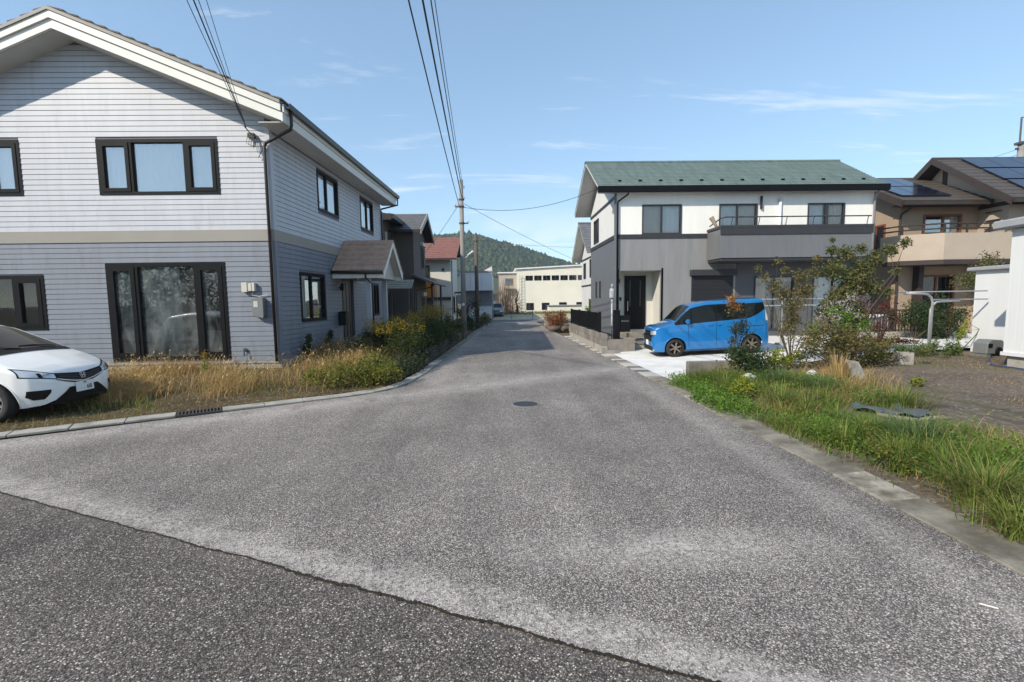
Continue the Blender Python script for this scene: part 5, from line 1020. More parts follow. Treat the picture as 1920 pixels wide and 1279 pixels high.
for sd in (1, -1):
    for x in (.70, 3.12): wheel(BC, x, sd * .70, .29, .185, m_bronze, 6, sd)
    for x in (.70, 3.12):
        q = MB(); q.tube([(x + .352 * math.cos(a), sd * (bc.half(x + .352 * math.cos(a), .29 + .352 * math.sin(a)) - .004), .29 + .352 * math.sin(a)) for a in np.linspace(-.3, PI + .3, 26)], .014, 6); q.build('arch_lip', m_bp, BC, smooth=True, local=True)
    roofl = lambda x: min(bc.top(x) - .09, 1.62); belt = lambda x: 1.03 + .045 * (x - .8)
    bc.side('front_pillar', m_black, BC, .70, 1.26, lambda x: min(1.035, bc.top(x) - .03), lambda x: bc.top(x) - .012, sd, off=.004)
    bc.side('quarter_glass', m_carglass, BC, .86, 1.22, lambda x: 1.04, lambda x: max(1.05, min(bc.top(x) - .09, 1.58)), sd)
    bc.side('side_window', m_carglass, BC, 1.26, 1.98, belt, roofl, sd); bc.side('side_window', m_carglass, BC, 2.02, 2.88, belt, roofl, sd)
    bc.side('side_window', m_carglass, BC, 2.93, 3.56, lambda x: belt(x) + .24 * max(0, (x - 3.0) / .56) ** 1.5, lambda x: max(min(bc.top(x) - .10, 1.60), belt(x) + .24 * max(0, (x - 3.0) / .56) ** 1.5 + .01), sd)
    bc.side('pillar', m_black, BC, 1.22, 1.26, belt, roofl, sd, nx=2, off=.005); bc.side('pillar', m_black, BC, 1.98, 2.02, belt, roofl, sd, nx=2, off=.005); bc.side('pillar', m_black, BC, 2.88, 2.93, belt, roofl, sd, nx=2, off=.005)
    for x in (1.12, 2.0, 2.86): bc.side('door_seam', m_black, BC, x, x + .009, lambda x: .30, belt, sd, off=.003, nx=1)
    bc.side('slide_rail', m_black, BC, 2.9, 3.5, lambda x: .865, lambda x: .88, sd, off=.004, nz=1); bc.side('sill_trim', m_black, BC, 1.05, 2.75, lambda x: .185, lambda x: .205, sd, off=.006, nz=1)
    for x in (1.82, 2.1):
        q = MB(); yh = sd * (bc.half(x, .96) + .02); q.bar((x - .08, yh, .965), (x + .08, yh, .968), .022, .03); q.build('door_handle', m_bp, BC, local=True, bevel=.006)
    q = MB(); q.box(1.02, 1.14, sd * .84, sd * 1.0, 1.06, 1.2); mi = q.build('wing_mirror', m_bp, BC, local=True, bevel=.03)
    q = MB(); q.box(1.014, 1.02, sd * .86, sd * .98, 1.12, 1.135); q.build('indicator', m_lamp, mi, local=True)
    bc.nose('headlamp', m_lamp, BC, sd * .40, sd * .755, lambda y: .735 + .06 * (abs(y) - .4), lambda y: .86 + .04 * (abs(y) - .4), off=.008); bc.nose('lamp_chrome', m_chrome, BC, sd * .3, sd * .74, lambda y: .69 + .05 * (abs(y) - .3), lambda y: .715 + .05 * (abs(y) - .3), off=.012, nz=2)
    bc.nose('fog_lamp', m_lamp, BC, sd * .56, sd * .63, lambda y: .40, lambda y: .46, off=.008, ny=4, nz=4)
    bc.side('tail_lamp', plain('tail_lens', (0.62, 0.60, 0.60), .15, .05, coat=1), BC, 3.57, 3.655, lambda x: 1.02, lambda x: min(1.36, bc.top(x) - .03), sd, off=.012, nx=6)
gb_ = bc.nose('grille', m_black, BC, -.52, .52, lambda y: .52, lambda y: .86 - .1 * max(0, abs(y) - .4) / .12, off=.006)
for k in range(4): bc.nose('grille_bar', m_chrome if k == 2 else m_trim, gb_, -.40, .40, lambda y, k=k: .60 + .06 * k, lambda y, k=k: .62 + .06 * k, off=.014, nz=1)
bc.nose('intake', m_black, BC, -.62, .62, lambda y: .22, lambda y: .36, off=.008); plate(BC, (bc.front(0, .45) - .02, 0, .45), (-1, 0, 0), '68', '500') if False else None
q = MB(); xx = bc.front(0, .46) - .018; q.box(xx - .006, xx, -.165, .165, .385, .55); q.build('licence_plate', m_plate, BC, local=True)
wsb = bc.cap('windscreen', m_carglass, BC, .74, 1.22, .03)
for y0 in (-.5, .05):
    q = MB(); q.tube([(.77, y0, 1.115), (.82, y0 + .3, 1.16), (.83, y0 + .5, 1.165)], .009, 5); q.build('wiper', m_black, wsb, local=True)

# ---- dark car far away
FC = thing('sedan_car', 'small dark car parked far off beside the white workshop', 'car', (-.55, 44.6, .0), R(90))
top = curve([(0, .5), (.05, .68), (.3, .8), (1.1, .95), (1.8, 1.38), (2.4, 1.45), (3.1, 1.38), (3.7, 1.0), (4.2, .9), (4.3, .5)], .1); bot = curve([(0, .3), (.3, .2), (4.0, .2), (4.3, .35)], .05); plan = curve([(0, .5), (.1, .7), (.4, .82), (3.9, .82), (4.3, .6)], .05)
fc = Car(top, bot, plan, lambda x: .9, .35, lambda x: .12, 4.3); m_dp = plain('paint_black', (0.012, 0.012, 0.014), .3, .05, coat=1.0)
fc.shell('body', m_dp, FC, xs_for(4.3, .08, .2), 20, 6, [(.85, .3, .36), (3.4, .3, .36)]); fc.cap('windscreen', m_carglass, FC, 1.15, 1.75, .05, nx=6, ny=6)
q = MB(); q.box(.3, 4.0, -.6, .6, .2, .7); q.build('underbody', m_black, FC, local=True)
for sd in (1, -1):
    for x in (.85, 3.4): wheel(FC, x, sd * .72, .3, .18, MATS['alloy_silver'], 6, sd)
    fc.nose('headlamp', m_lamp, FC, sd * .45, sd * .7, lambda y: .62, lambda y: .72, ny=6, nz=3)

# ------------------------------------------------------------------ sheds and yard things on the right
m_shed = ribbed('shed_white', (0.66, 0.67, 0.67), 1, .16, var=.02, depth=.0012); m_shedg = plain('shed_grey_edge', (0.30, 0.31, 0.32), .6, .08)
S1 = thing('storage_shed', 'large white metal shed on a concrete base at the right edge', 'shed', (12, 8, .1))
q = MB(); q.box(10.65, 13.4, 6.45, 9.45, .0, .40); q.build('base', m_found, S1); q = MB(); q.box(10.60, 13.45, 6.40, 9.50, .42, 3.02); q.build('wall', m_shed, S1)
q = MB(); q.box(10.57, 13.48, 6.36, 9.53, .401, .475); q.build('skirt', m_fw, S1); q = MB(); q.hexa([(10.38, 6.1, 3.12), (13.6, 6.1, 3.12), (13.6, 9.72, 3.021), (10.38, 9.72, 3.021), (10.38, 6.1, 3.30), (13.6, 6.1, 3.30), (13.6, 9.72, 3.2), (10.38, 9.72, 3.2)]); q.build('roof', m_shedg, S1, bevel=.03)
S2 = thing('storage_shed', 'lower white shed with grey roof lip behind the laundry poles', 'shed', (14, 11.2, .1))
q = MB(); q.box(12.7, 14.5, 9.9, 12.2, .1, 2.30); q.build('wall', m_shed, S2); q = MB(); q.hexa([(12.58, 9.8, 2.301), (14.6, 9.8, 2.301), (14.6, 12.35, 2.301), (12.58, 12.35, 2.301), (12.58, 9.8, 2.43), (14.6, 9.8, 2.43), (14.6, 12.35, 2.40), (12.58, 12.35, 2.40)]); q.build('roof', m_shedg, S2, bevel=.02)
m_alu = plain('aluminium', (0.55, 0.56, 0.56), .35, .06, metal=.6)
for lb, x, y, z, arm in (('taller aluminium laundry post with bent arm before the low shed', 10.95, 11.55, 1.72, -1), ('shorter aluminium laundry post with arm bent to the right', 11.1, 11.75, 1.52, 1)):
    t = thing('laundry_post', lb, 'laundry post', (x, y, .12), group='laundry posts'); q = MB(); zz = z - .12
    q.tube([(0, 0, -.1), (0, 0, zz - .22), (arm * .04, 0, zz - .1), (arm * .14, 0, zz - .02), (arm * .3, 0, zz), (arm * .75, 0, zz + .01)], .026, 8); q.build('post', m_alu, t, local=True, smooth=True); q = MB(); q.lathe([(.09, -.02), (.07, .05), (.03, .07)], n=10); q.build('foot', m_conc, t, local=True)
q = MB(); q.tube([(10.05, 11.55, 1.76), (12.35, 11.55, 1.77)], .017, 7); tag(q.build('laundry_pole', m_alu, None, smooth=True), 'upper long laundry pole resting on the bent post', 'laundry pole', 'laundry poles')
q = MB(); q.tube([(11.1, 11.75, 1.56), (12.6, 11.75, 1.56)], .017, 7); tag(q.build('laundry_pole', m_alu, None, smooth=True), 'lower laundry pole crossing in front of the low shed', 'laundry pole', 'laundry poles')
# second rack by the minivan
LR = thing('laundry_rack', 'white pipe laundry rack standing behind the blue minivan', 'laundry rack', (8.5, 14.2, .2))
for x in (-.0,):
    q = MB(); q.tube([(.2, 0, 0), (.2, 0, 1.5)], .025, 8); q.build('post', m_alu, LR, local=True)
for z, x0 in ((1.42, -1.1), (1.22, -.4)):
    q = MB(); q.tube([(x0, 0, z), (1.6, 0, z)], .018, 7); q.build('bar', m_alu, LR, local=True)
q = MB(); q.lathe([(.18, 0), (.16, .06), (.04, .08)], (.2, 0, 0), n=14); q.build('foot', m_conc, LR, local=True)
# hose reel
HR = thing('hose_reel', 'grey plastic hose reel with carrying openings beside the white shed', 'hose reel', (12.05, 11.15, .16), R(8))
q = MB(); q.prism([(-.26, .06), (.26, .06), (.27, .3), (.22, .40), (-.12, .42), (-.24, .34)], 1, -.16, .16); q.build('case', m_meter, HR, local=True, bevel=.02)
q = MB(); q.box(-.22, -.10, -.168, -.158, .22, .32); q.build('opening', m_black, HR, local=True); q = MB(); q.lathe([(.0, -.20), (.09, -.195), (.1, -.165), (.09, -.158)], (.08, 0, .14), 'Y', 14); q.build('crank', m_black, HR, local=True)
for x in (-.2, .2):
    q = MB(); q.box(x - .05, x + .05, -.17, .17, -.03, .058); q.build('foot', m_meter, HR, local=True)
q = MB(); q.tube([(11.9, 10.9, .2), (11.4, 10.5, .19), (10.9, 10.0, .18), (10.45, 9.6, .19), (10.4, 8.5, .19), (10.45, 7.2, .19)], .012, 6); tag(q.build('garden_hose', plain('hose_blue', (0.04, 0.08, 0.22), .5), None, smooth=True), 'blue garden hose trailing along the shed base', 'hose')
MU = thing('outdoor_unit', 'narrow white outdoor unit at the right corner of the green roofed house', 'outdoor unit', (13.35, 16.3, .33), R(75)); q = MB(); q.box(-.14, .14, -.4, .4, .06, .68); q.build('case', m_fw, MU, local=True, bevel=.02); q = MB(); q.box(-.146, -.141, -.3, .3, .15, .58); q.build('fan_grille', m_grey, MU, local=True)
for y in (-.3, .3):
    q = MB(); q.box(-.13, .13, y - .05, y + .05, 0, .06); q.build('foot', m_black, MU, local=True)
BK = thing('concrete_block', 'grey concrete block with a round hole standing among the weeds', 'concrete block', (9.0, 10.1, .15), R(-12))
q = MB(); q.lathe([(.075, -.1), (.155, -.1), (.155, .1), (.075, .1), (.075, -.1)], (0, 0, .13), 'Y', 24)
q.v = [(max(-.14, min(.14, v[0] * 1.35)) if math.hypot(v[0], v[2] - .13) > .12 else v[0], v[1], max(.0, min(.27, .13 + (v[2] - .13) * 1.35)) if math.hypot(v[0], v[2] - .13) > .12 else v[2]) for v in q.v]; q.build('block', m_conc, BK, local=True)
q = MB(); q.lathe([(.0, .02), (.074, .02), (.074, .06), (0, .06)], (0, 0, .13), 'Y', 20); q.build('filling', m_conc_old, BK, local=True)
# plastic sheet, log, boards, stones
nx, ny = 22, 12; V = []; F = []
for i in range(nx + 1):
    for j in range(ny + 1):
        u, v = i / nx, j / ny; x = -.34 + .68 * u + .05 * math.sin(7 * v); y = -.25 + .5 * v + .06 * math.sin(5 * u + 1); V.append((5.12 + x, 5.9 + y, lot_z(5.12, 5.9) + .04 + .035 * math.sin(9 * u + 3 * v) * math.sin(5 * v) + .02 * math.sin(17 * u)))
F = [(i * (ny + 1) + j, (i + 1) * (ny + 1) + j, (i + 1) * (ny + 1) + j + 1, i * (ny + 1) + j + 1) for i in range(nx) for j in range(ny)]
q = MB(); q.v = V; q.f = F; tag(q.build('plastic_sheet', plain('sheet_grey', (0.085, 0.09, 0.10), .32, .2, 5, .6, 14), None, smooth=True), 'crumpled dark grey plastic sheet lying on the bare soil', 'sheet')
q = MB(); zz = lot_z(5., 5.3) + .07; q.tube([(4.6, 5.5, zz + .02), (4.75, 5.42, zz), (4.92, 5.3, zz - .01), (5.1, 5.27, zz + .02), (5.27, 5.22, zz + .03)], [.025, .03, .027, .03, .02], 9); tag(q.build('log', plain('bark_grey', (0.22, 0.19, 0.14), .95, .3, 8, .8, 50, stretch=(3, 3, 3)), None, smooth=True), 'weathered pale log lying in the grass before the plastic sheet', 'log')
LW = MB(); LW.box(3.72, 4.75, 9.08, 9.22, -.05, .43); tag(LW.build('low_wall', m_conc_old, None, bevel=.012), 'low grey concrete wall end between driveway and weeds', 'wall')
def stone(name, label, c, r, mat, cat='stone', grp=None, sq=(1, .8, .6)):
    bm = bmesh.new(); bmesh.ops.create_icosphere(bm, subdivisions=3, radius=r); h = random.random() * 50
    for v in bm.verts:
        k = 1 + .35 * (vnoise(v.co.x / r * 1.5 + h, v.co.y / r * 1.5 + v.co.z / r) - .5); v.co = Vector((v.co.x * sq[0] * k, v.co.y * sq[1] * k, v.co.z * sq[2] * k))
    me = bpy.data.meshes.new(name); bm.to_mesh(me); bm.free(); me.polygons.foreach_set('use_smooth', [True] * len(me.polygons)); me.materials.append(mat); o = bpy.data.objects.new(name, me); COL.objects.link(o); o.location = c; return tag(o, label, cat, grp)
m_rock = plain('rock_white', (0.55, 0.53, 0.49), .85, .2, 8, .6, 30); m_rockb = plain('rock_brown', (0.14, 0.10, 0.08), .9, .3, 6, .7, 25)
stone('rock', 'white rock under the shrub before the minivan', (4.55, 8.35, .22), .13, m_rock, grp='white rocks in the weeds'); stone('rock', 'white rock standing alone in the grass right of the shrub', (5.55, 8.1, .32), .10, m_rock, grp='white rocks in the weeds')
stone('rock', 'pale flat rock by the kerb weeds', (6.05, 9.9, .2), .14, m_rock, grp='white rocks in the weeds')
SB = MB(); SB.hexa([(6.28, 8.0, .15), (6.55, 8.02, .15), (6.55, 8.07, .15), (6.28, 8.05, .15), (6.22, 8.16, .55), (6.48, 8.2, .50), (6.48, 8.25, .5), (6.22, 8.21, .55)]); tag(SB.build('stone_slab', m_conc, None, bevel=.008), 'pale stone slab leaning in the tall weeds', 'stone slab')
# planter at the far right kerb
PL = thing('planter', 'low stone planter with rusty autumn shrub at the far right kerb', 'planter', (3.15, 26, 0))
for i, (x, y) in enumerate(((2.85, 24.6), (2.85, 25.2), (2.9, 25.8), (2.85, 26.4), (3.3, 24.5), (3.6, 24.7), (2.9, 27))):
    o = stone('stone', None, (x, y, .15), .3, m_rockb, cat=None); o.parent = PL; o.location = Vector((x, y, .15)) - Vector(PL.location)
q = MB(); q.box(2.78, 3.1, 27.6, 30.0, -.05, .62); q.build('block_end', m_blk[2], PL)
LWL = thing('garden_wall', 'low dark block wall holding the goldenrod bed on the left kerb', 'wall', (-2.0, 14, 0))
for r_ in range(2):
    y = 12.6 + .2 * r_
    while y < 18.6:
        x0 = lerp_pts(LEFT_EDGE, y) - .28; q = MB(); q.box(x0 - .14, x0, y + .004, y + .396, .0 + r_ * .19, .185 + r_ * .19); q.build('block', plain('block_dark', (0.07, 0.062, 0.052), .95, .3, 6, .6, 40), LWL, bevel=.006); y += .4
# ------------------------------------------------------------------ plants
def blade_arrays(P, h, az, lean, w, seg=3, droop=1.0):
    """curved grass blades from base points P (n,3); returns verts, quads"""
    n = len(P); t = np.linspace(0, 1, seg + 1); D = np.stack([np.cos(az), np.sin(az)], 1); S = np.stack([-np.sin(az), np.cos(az)], 1)
    V = np.zeros((n, seg + 1, 2, 3))
    for k, tt in enumerate(t):
        out = lean * h * tt ** 1.7; up = h * (tt - 0.5 * droop * np.clip(lean, 0, 1) * tt ** 2.4); ww = w * (1 - tt) ** .7 * .5 + .0004
        c = P + np.concatenate([D * out[:, None], up[:, None]], 1)
        V[:, k, 0] = c + np.concatenate([S * ww[:, None], np.zeros((n, 1))], 1); V[:, k, 1] = c - np.concatenate([S * ww[:, None], np.zeros((n, 1))], 1)
    b = (np.arange(n) * (seg + 1) * 2)[:, None]; F = []
    for k in range(seg): F.append(np.concatenate([b + 2 * k, b + 2 * k + 1, b + 2 * k + 3, b + 2 * k + 2], 1))
    F = np.stack(F, 1).reshape(-1, 4)
    return V.reshape(-1, 3), F
def merge(parts):
    V = []; F = []; R_ = []; o = 0
    for v, f, r in parts: V.append(v); F.append(f + o); R_.append(r); o += len(v)
    return np.concatenate(V), np.concatenate(F), np.concatenate(R_)
def blades(P, hmin, hmax, lean=(.2, .9), w=(.004, .009), rr=(0, 1), seg=3):
    n = len(P); h = RNG.uniform(hmin, hmax, n); v, f = blade_arrays(P, h, RNG.uniform(0, 2 * PI, n), RNG.uniform(*lean, n), RNG.uniform(*w, n), seg)
    return v, f, np.repeat(RNG.uniform(*rr, n), seg)
def leaves(C, size, rr=(0, 1), flat=.0, aspect=.5):
    """rhombic leaves, folded a little, at points C"""
    n = len(C); s = RNG.uniform(*size, n)[:, None]; d = RNG.normal(size=(n, 3)); d[:, 2] *= (1 - flat); d /= np.linalg.norm(d, axis=1)[:, None]
    e = RNG.normal(size=(n, 3)); e[:, 2] *= (1 - flat); e -= d * (e * d).sum(1)[:, None]; e /= np.linalg.norm(e, axis=1)[:, None]; nn = np.cross(d, e)
    V = np.stack([C - d * s * .5, C + e * s * aspect * .5 + nn * s * .06, C + d * s * .5, C - e * s * aspect * .5 + nn * s * .06], 1).reshape(-1, 3)
    return V, np.arange(n * 4).reshape(-1, 4), RNG.uniform(*rr, n)
def zarr(fn, x, y): return np.array([fn(a, b) for a, b in zip(x, y)])
def scatter(n, x0, x1, y0, y1, dens, zfn):
    x = RNG.uniform(x0, x1, n); y = RNG.uniform(y0, y1, n); keep = RNG.random(n) < np.array([dens(a, b) for a, b in zip(x, y)]); x, y = x[keep], y[keep]
    return np.stack([x, y, zarr(zfn, x, y) - .005], 1)
m_grass = leafmat('grass_green', [(0.072, 0.145, 0.018), (0.125, 0.205, 0.028), (0.18, 0.25, 0.045), (0.26, 0.24, 0.08), (0.38, 0.30, 0.13)])
m_grass_b = leafmat('grass_blueish', [(0.065, 0.12, 0.035), (0.10, 0.165, 0.05), (0.17, 0.215, 0.085)])
m_dry = leafmat('grass_dry', [(0.36, 0.21, 0.07), (0.48, 0.30, 0.11), (0.58, 0.41, 0.19), (0.28, 0.21, 0.07)], .25)
m_short = leafmat('grass_short', [(0.10, 0.115, 0.028), (0.21, 0.175, 0.055), (0.33, 0.24, 0.095), (0.12, 0.15, 0.035)], .25)
m_weed = leafmat('weed_leaf', [(0.075, 0.16, 0.018), (0.12, 0.225, 0.026), (0.18, 0.27, 0.04)])
m_lime = leafmat('leaf_lime', [(0.14, 0.20, 0.025), (0.24, 0.28, 0.03), (0.32, 0.30, 0.04)])
m_dkleaf = leafmat('leaf_dark', [(0.022, 0.042, 0.014), (0.04, 0.068, 0.022), (0.07, 0.10, 0.035)])
m_olive = leafmat('leaf_olive', [(0.08, 0.095, 0.025), (0.14, 0.145, 0.045), (0.20, 0.165, 0.06), (0.22, 0.125, 0.055)])
m_myrtle = leafmat('leaf_myrtle', [(0.055, 0.085, 0.022), (0.10, 0.13, 0.035), (0.165, 0.175, 0.06), (0.24, 0.165, 0.085)])
m_rust = leafmat('leaf_rust', [(0.20, 0.07, 0.03), (0.30, 0.13, 0.05), (0.16, 0.10, 0.04)]); m_redl = leafmat('leaf_dark_red', [(0.07, 0.012, 0.012), (0.12, 0.02, 0.018), (0.17, 0.04, 0.03)])
m_gold = leafmat('goldenrod_flower', [(0.26, 0.16, 0.012), (0.38, 0.25, 0.018), (0.30, 0.22, 0.03)]); m_pinkf = leafmat('flower_pale_pink', [(0.42, 0.33, 0.35), (0.52, 0.47, 0.47), (0.36, 0.26, 0.28)])
m_orange = leafmat('leaf_orange', [(0.30, 0.14, 0.04), (0.38, 0.22, 0.08), (0.24, 0.09, 0.03)])
m_twig = plain('twig', (0.07, 0.052, 0.036), .9, .25, 10); m_stemg = plain('stem_green', (0.08, 0.09, 0.03), .8, .2)

# --- right verge: long grass, weeds, dry straw
def gd(x, y):
    if math.hypot((x - 5.0) / .75, (y - 5.75) / .5) < 1 and x > 4.45: return 0.0
    inner = float(np.interp(y, [2, 4, 6, 8, 9.2], [5.2, 4.9, 4.9, 6.1, 6.6])); k = 1 - smooth((x - inner) / .9); return max(0.0, k) * (.04 + 1.1 * smooth((vnoise(x * 1.7, y * 1.7) - .36) * 2.6))
kerbz = lambda x, y: lot_z(x, y) if x > 3.5 else .04
parts = [blades(scatter(18000, 3.36, 6.6, 1.6, 9.3, gd, kerbz), .08, .26, (.3, 1.0), (.004, .008), (0, .9))]
cl = []
for i in range(150):
    y = RNG.uniform(1.9, 9.1); x = 3.52 + abs(RNG.normal(0, .85)); 
    if x > 6.2 or gd(x, y) < .5: continue
    cl.append((x, y))
for (x, y) in cl:
    n = 120; a = RNG.uniform(0, 2 * PI, n); r = np.abs(RNG.normal(0, .07, n)); P = np.stack([x + r * np.cos(a), y + r * np.sin(a), np.full(n, kerbz(x, y) - .01)], 1); h = RNG.uniform(.18, .46) * RNG.uniform(.6, 1.15, n)
    v, f = blade_arrays(P, h, a + RNG.normal(0, .5, n), RNG.uniform(.25, 1.1, n), RNG.uniform(.005, .010, n), 4); c0 = RNG.uniform(0, .5); parts.append((v, f, np.repeat(np.clip(c0 + RNG.uniform(0, .5, n), 0, 1), 4)))
V, F, r_ = merge(parts); tag(rawmesh('long_grass', V, F, m_grass, rnd=r_), 'long green grass overgrowing the right kerb and lot edge', 'grass', kind='stuff')
def wd_(x, y): return (x > 3.22 + .34 * vnoise(y * 2.6, 2)) * (.3 + .7 * (x > 3.46)) * gd(max(x, 3.5), y) * smooth((vnoise(x * 1.3 + 30, y * 1.3 + 7) - .42) * 5)
P = scatter(90000, 2.98, 5.6, 2.0, 9.3, lambda x, y: max(wd_(x, y), (x < 3.75) * (x > 3.02 + .3 * vnoise(y * 2.3, 5)) * smooth((y - 5.9) / .8) * smooth((vnoise(x * 1.5, y * 1.3) - .22) * 4)), kerbz); P[:, 2] += RNG.random(len(P)) ** 1.5 * .20
V, F, r_ = leaves(P, (.02, .05), flat=.35); tag(rawmesh('broadleaf_weeds', V, F, m_weed, rnd=r_), 'bright green broadleaf weeds creeping over the right kerb', 'weeds', kind='stuff')
def dd(x, y):
    s = 0
    for cx, cy, rx, ry in ((5.7, 7.5, 1.0, .9), (3.85, 3.75, .4, .45), (4.9, 6.7, .7, .5), (6.4, 8.6, 1.1, .7), (3.9, 6.2, .4, .7), (4.6, 4.4, .8, .6), (4.4, 7.4, .7, .5)): s = max(s, 1 - math.hypot((x - cx) / rx, (y - cy) / ry))
    return max(0, s) * .9
parts = [blades(scatter(26000, 3.4, 7.6, 2.5, 9.6, dd, lot_z), .12, .42, (.4, 1.3), (.003, .006))]
parts.append(blades(scatter(14000, 4.2, 11, 2.5, 12, lambda x, y: (y < lot_far(x) - .1) * .5 * smooth((vnoise(x * .8 + 3, y * .8) - .5) * 4), lot_z), .03, .10, (.4, 1.3), (.003, .006), (.3, 1)))
V, F, r_ = merge(parts); tag(rawmesh('dry_straw', V, F, m_dry, rnd=r_), 'dry straw coloured grass patches on the right lot', 'grass', kind='stuff')
P = scatter(26000, 4.4, 12, 2.0, 12.4, lambda x, y: (y < lot_far(x) - .05) * (.06 + .9 * smooth((vnoise(x * .7 + 13, y * .7 + 5) - .56) * 5) + .8 * (y > lot_far(x) - 1.3)), lot_z)
V, F, r_ = blades(P, .03, .12, (.4, 1.2), (.003, .007)); tag(rawmesh('short_grass', V, F, m_short, rnd=r_), 'thin short grass over the soil of the right lot', 'grass', kind='stuff')
def tuft(label, x, y, h, n, mat, spread=.10, zf=kerbz, lean=(.2, 1.0), w=(.006, .012), rr=(0, 1)):
    z = zf(x, y) - .01; t = thing('grass_tuft', label, 'grass tuft', (x, y, z)); a = RNG.uniform(0, 2 * PI, n); r = np.abs(RNG.normal(0, spread, n)); P = np.stack([x + r * np.cos(a), y + r * np.sin(a), np.full(n, z)], 1)
    v, f = blade_arrays(P, h * RNG.uniform(.5, 1.1, n), a + RNG.normal(0, .45, n), RNG.uniform(*lean, n), RNG.uniform(*w, n), 5); tag(rawmesh('blades', v, f, mat, t, np.repeat(RNG.uniform(*rr, n), 5)), kind='stuff'); return t
tuft('large arching tuft of green grass at the right edge by the kerb', 3.78, 3.42, .52, 520, m_grass, .13); tuft('bluish green grass tuft behind the nearest kerb tuft', 4.25, 4.55, .50, 420, m_grass_b, .15); tuft('tall green grass tuft right of the dark plastic sheet', 5.5, 6.15, .42, 420, m_grass, .2)
tuft('rounded dark green grass tuft above the plastic sheet', 5.0, 7.15, .40, 420, m_grass_b, .18); tuft('wide green grass tuft in the middle of the right verge', 4.1, 6.6, .46, 460, m_grass, .17); tuft('pale seeding grass tuft beside the leaning stone slab', 5.9, 7.9, .62, 200, m_dry, .08, lean=(.05, .5), rr=(.4, .9))
tuft('green grass tuft nearest the low grey wall', 4.15, 8.55, .36, 420, m_grass, .2); tuft('bluish grass tuft before the white rocks', 4.75, 7.8, .46, 420, m_grass_b, .2); tuft('low green tuft in front of the log on the lot', 4.5, 4.95, .26, 300, m_grass_b, .16)

# --- left yard: dry foxtail grass, short grass
hx = lambda y: -5.1 if y > 11 else 99
def ld(x, y):
    d = edge_dist_left(x, y)
    if d < .32 or (y > 10.95 and x < -5.17): return 0
    tall = smooth((x + 9.6) / 2.6) * smooth((d - .45) / 1.3) * smooth((-2.3 - x) / .8 if y > 9 else 1); return tall * (.12 + .88 * smooth((vnoise(x * 1.4 + 7, y * 1.4) - .30) * 2.4)) * (.45 + .55 * smooth((d - .8) / 1.6))
parts = [blades(scatter(52000, -9.5, -2.0, 7.4, 14.5, ld, yard_z), .16, .56, (.4, 1.5), (.004, .008))]
P = scatter(5000, -8.5, -2.2, 8.0, 13.5, ld, yard_z); n = len(P)   # nodding seed heads
h = RNG.uniform(.38, .66, n); az = RNG.uniform(0, 2 * PI, n); v, f = blade_arrays(P, h, az, RNG.uniform(.3, .8, n), np.full(n, .004), 4); parts.append((v, f, np.repeat(RNG.uniform(.3, .8, n), 4)))
tips = v.reshape(n, 5, 2, 3)[:, 4].mean(1); v, f = blade_arrays(tips - [0, 0, .02], RNG.uniform(.05, .09, n), az, RNG.uniform(.8, 1.5, n), np.full(n, .02), 3); parts.append((v, f, np.repeat(RNG.uniform(.5, 1, n), 3)))
V, F, r_ = merge(parts); tag(rawmesh('foxtail_grass', V, F, m_dry, rnd=r_), 'golden dry foxtail grass before the clapboard house', 'grass', kind='stuff')
def ls(x, y):
    d = edge_dist_left(x, y)
    if d < .22 or (y > 10.97 and x < -5.17): return 0
    return (.12 + .88 * smooth((vnoise(x * 1.1 + 4, y * 1.1) - .38) * 4)) * (.45 + .55 * smooth((x + 8.5) / 2))
V, F, r_ = blades(scatter(42000, -12, -1.9, 3.2, 13, ls, yard_z), .03, .15, (.4, 1.2), (.003, .007)); tag(rawmesh('yard_grass', V, F, m_short, rnd=r_), 'patchy short yellowing grass around the white car', 'grass', kind='stuff')
V, F, r_ = blades(scatter(9000, -8.5, -2.0, 7.4, 12, lambda x, y: ls(x, y) * smooth((vnoise(x * 1.5 + 22, y * 1.5) - .5) * 5) * (edge_dist_left(x, y) > .4), yard_z), .10, .28, (.3, 1.0), (.005, .009)); tag(rawmesh('green_grass', V, F, m_grass, rnd=r_), 'green grass patches between kerb and clapboard house', 'grass', kind='stuff')
P = scatter(900, -5, 3, 1.9, 4.5, lambda x, y: 1.0 * (abs(y - jy(x)) < .035) * (.15 + .85 * (vnoise(x * 1.6, 3) > .55)), lambda x, y: .005); V, F, r_ = blades(P, .012, .045, (.4, 1.5), (.002, .004)); tag(rawmesh('joint_weeds', V, F, m_dry, rnd=r_), 'tiny dry weeds growing in the paving joint', 'weeds', kind='stuff')

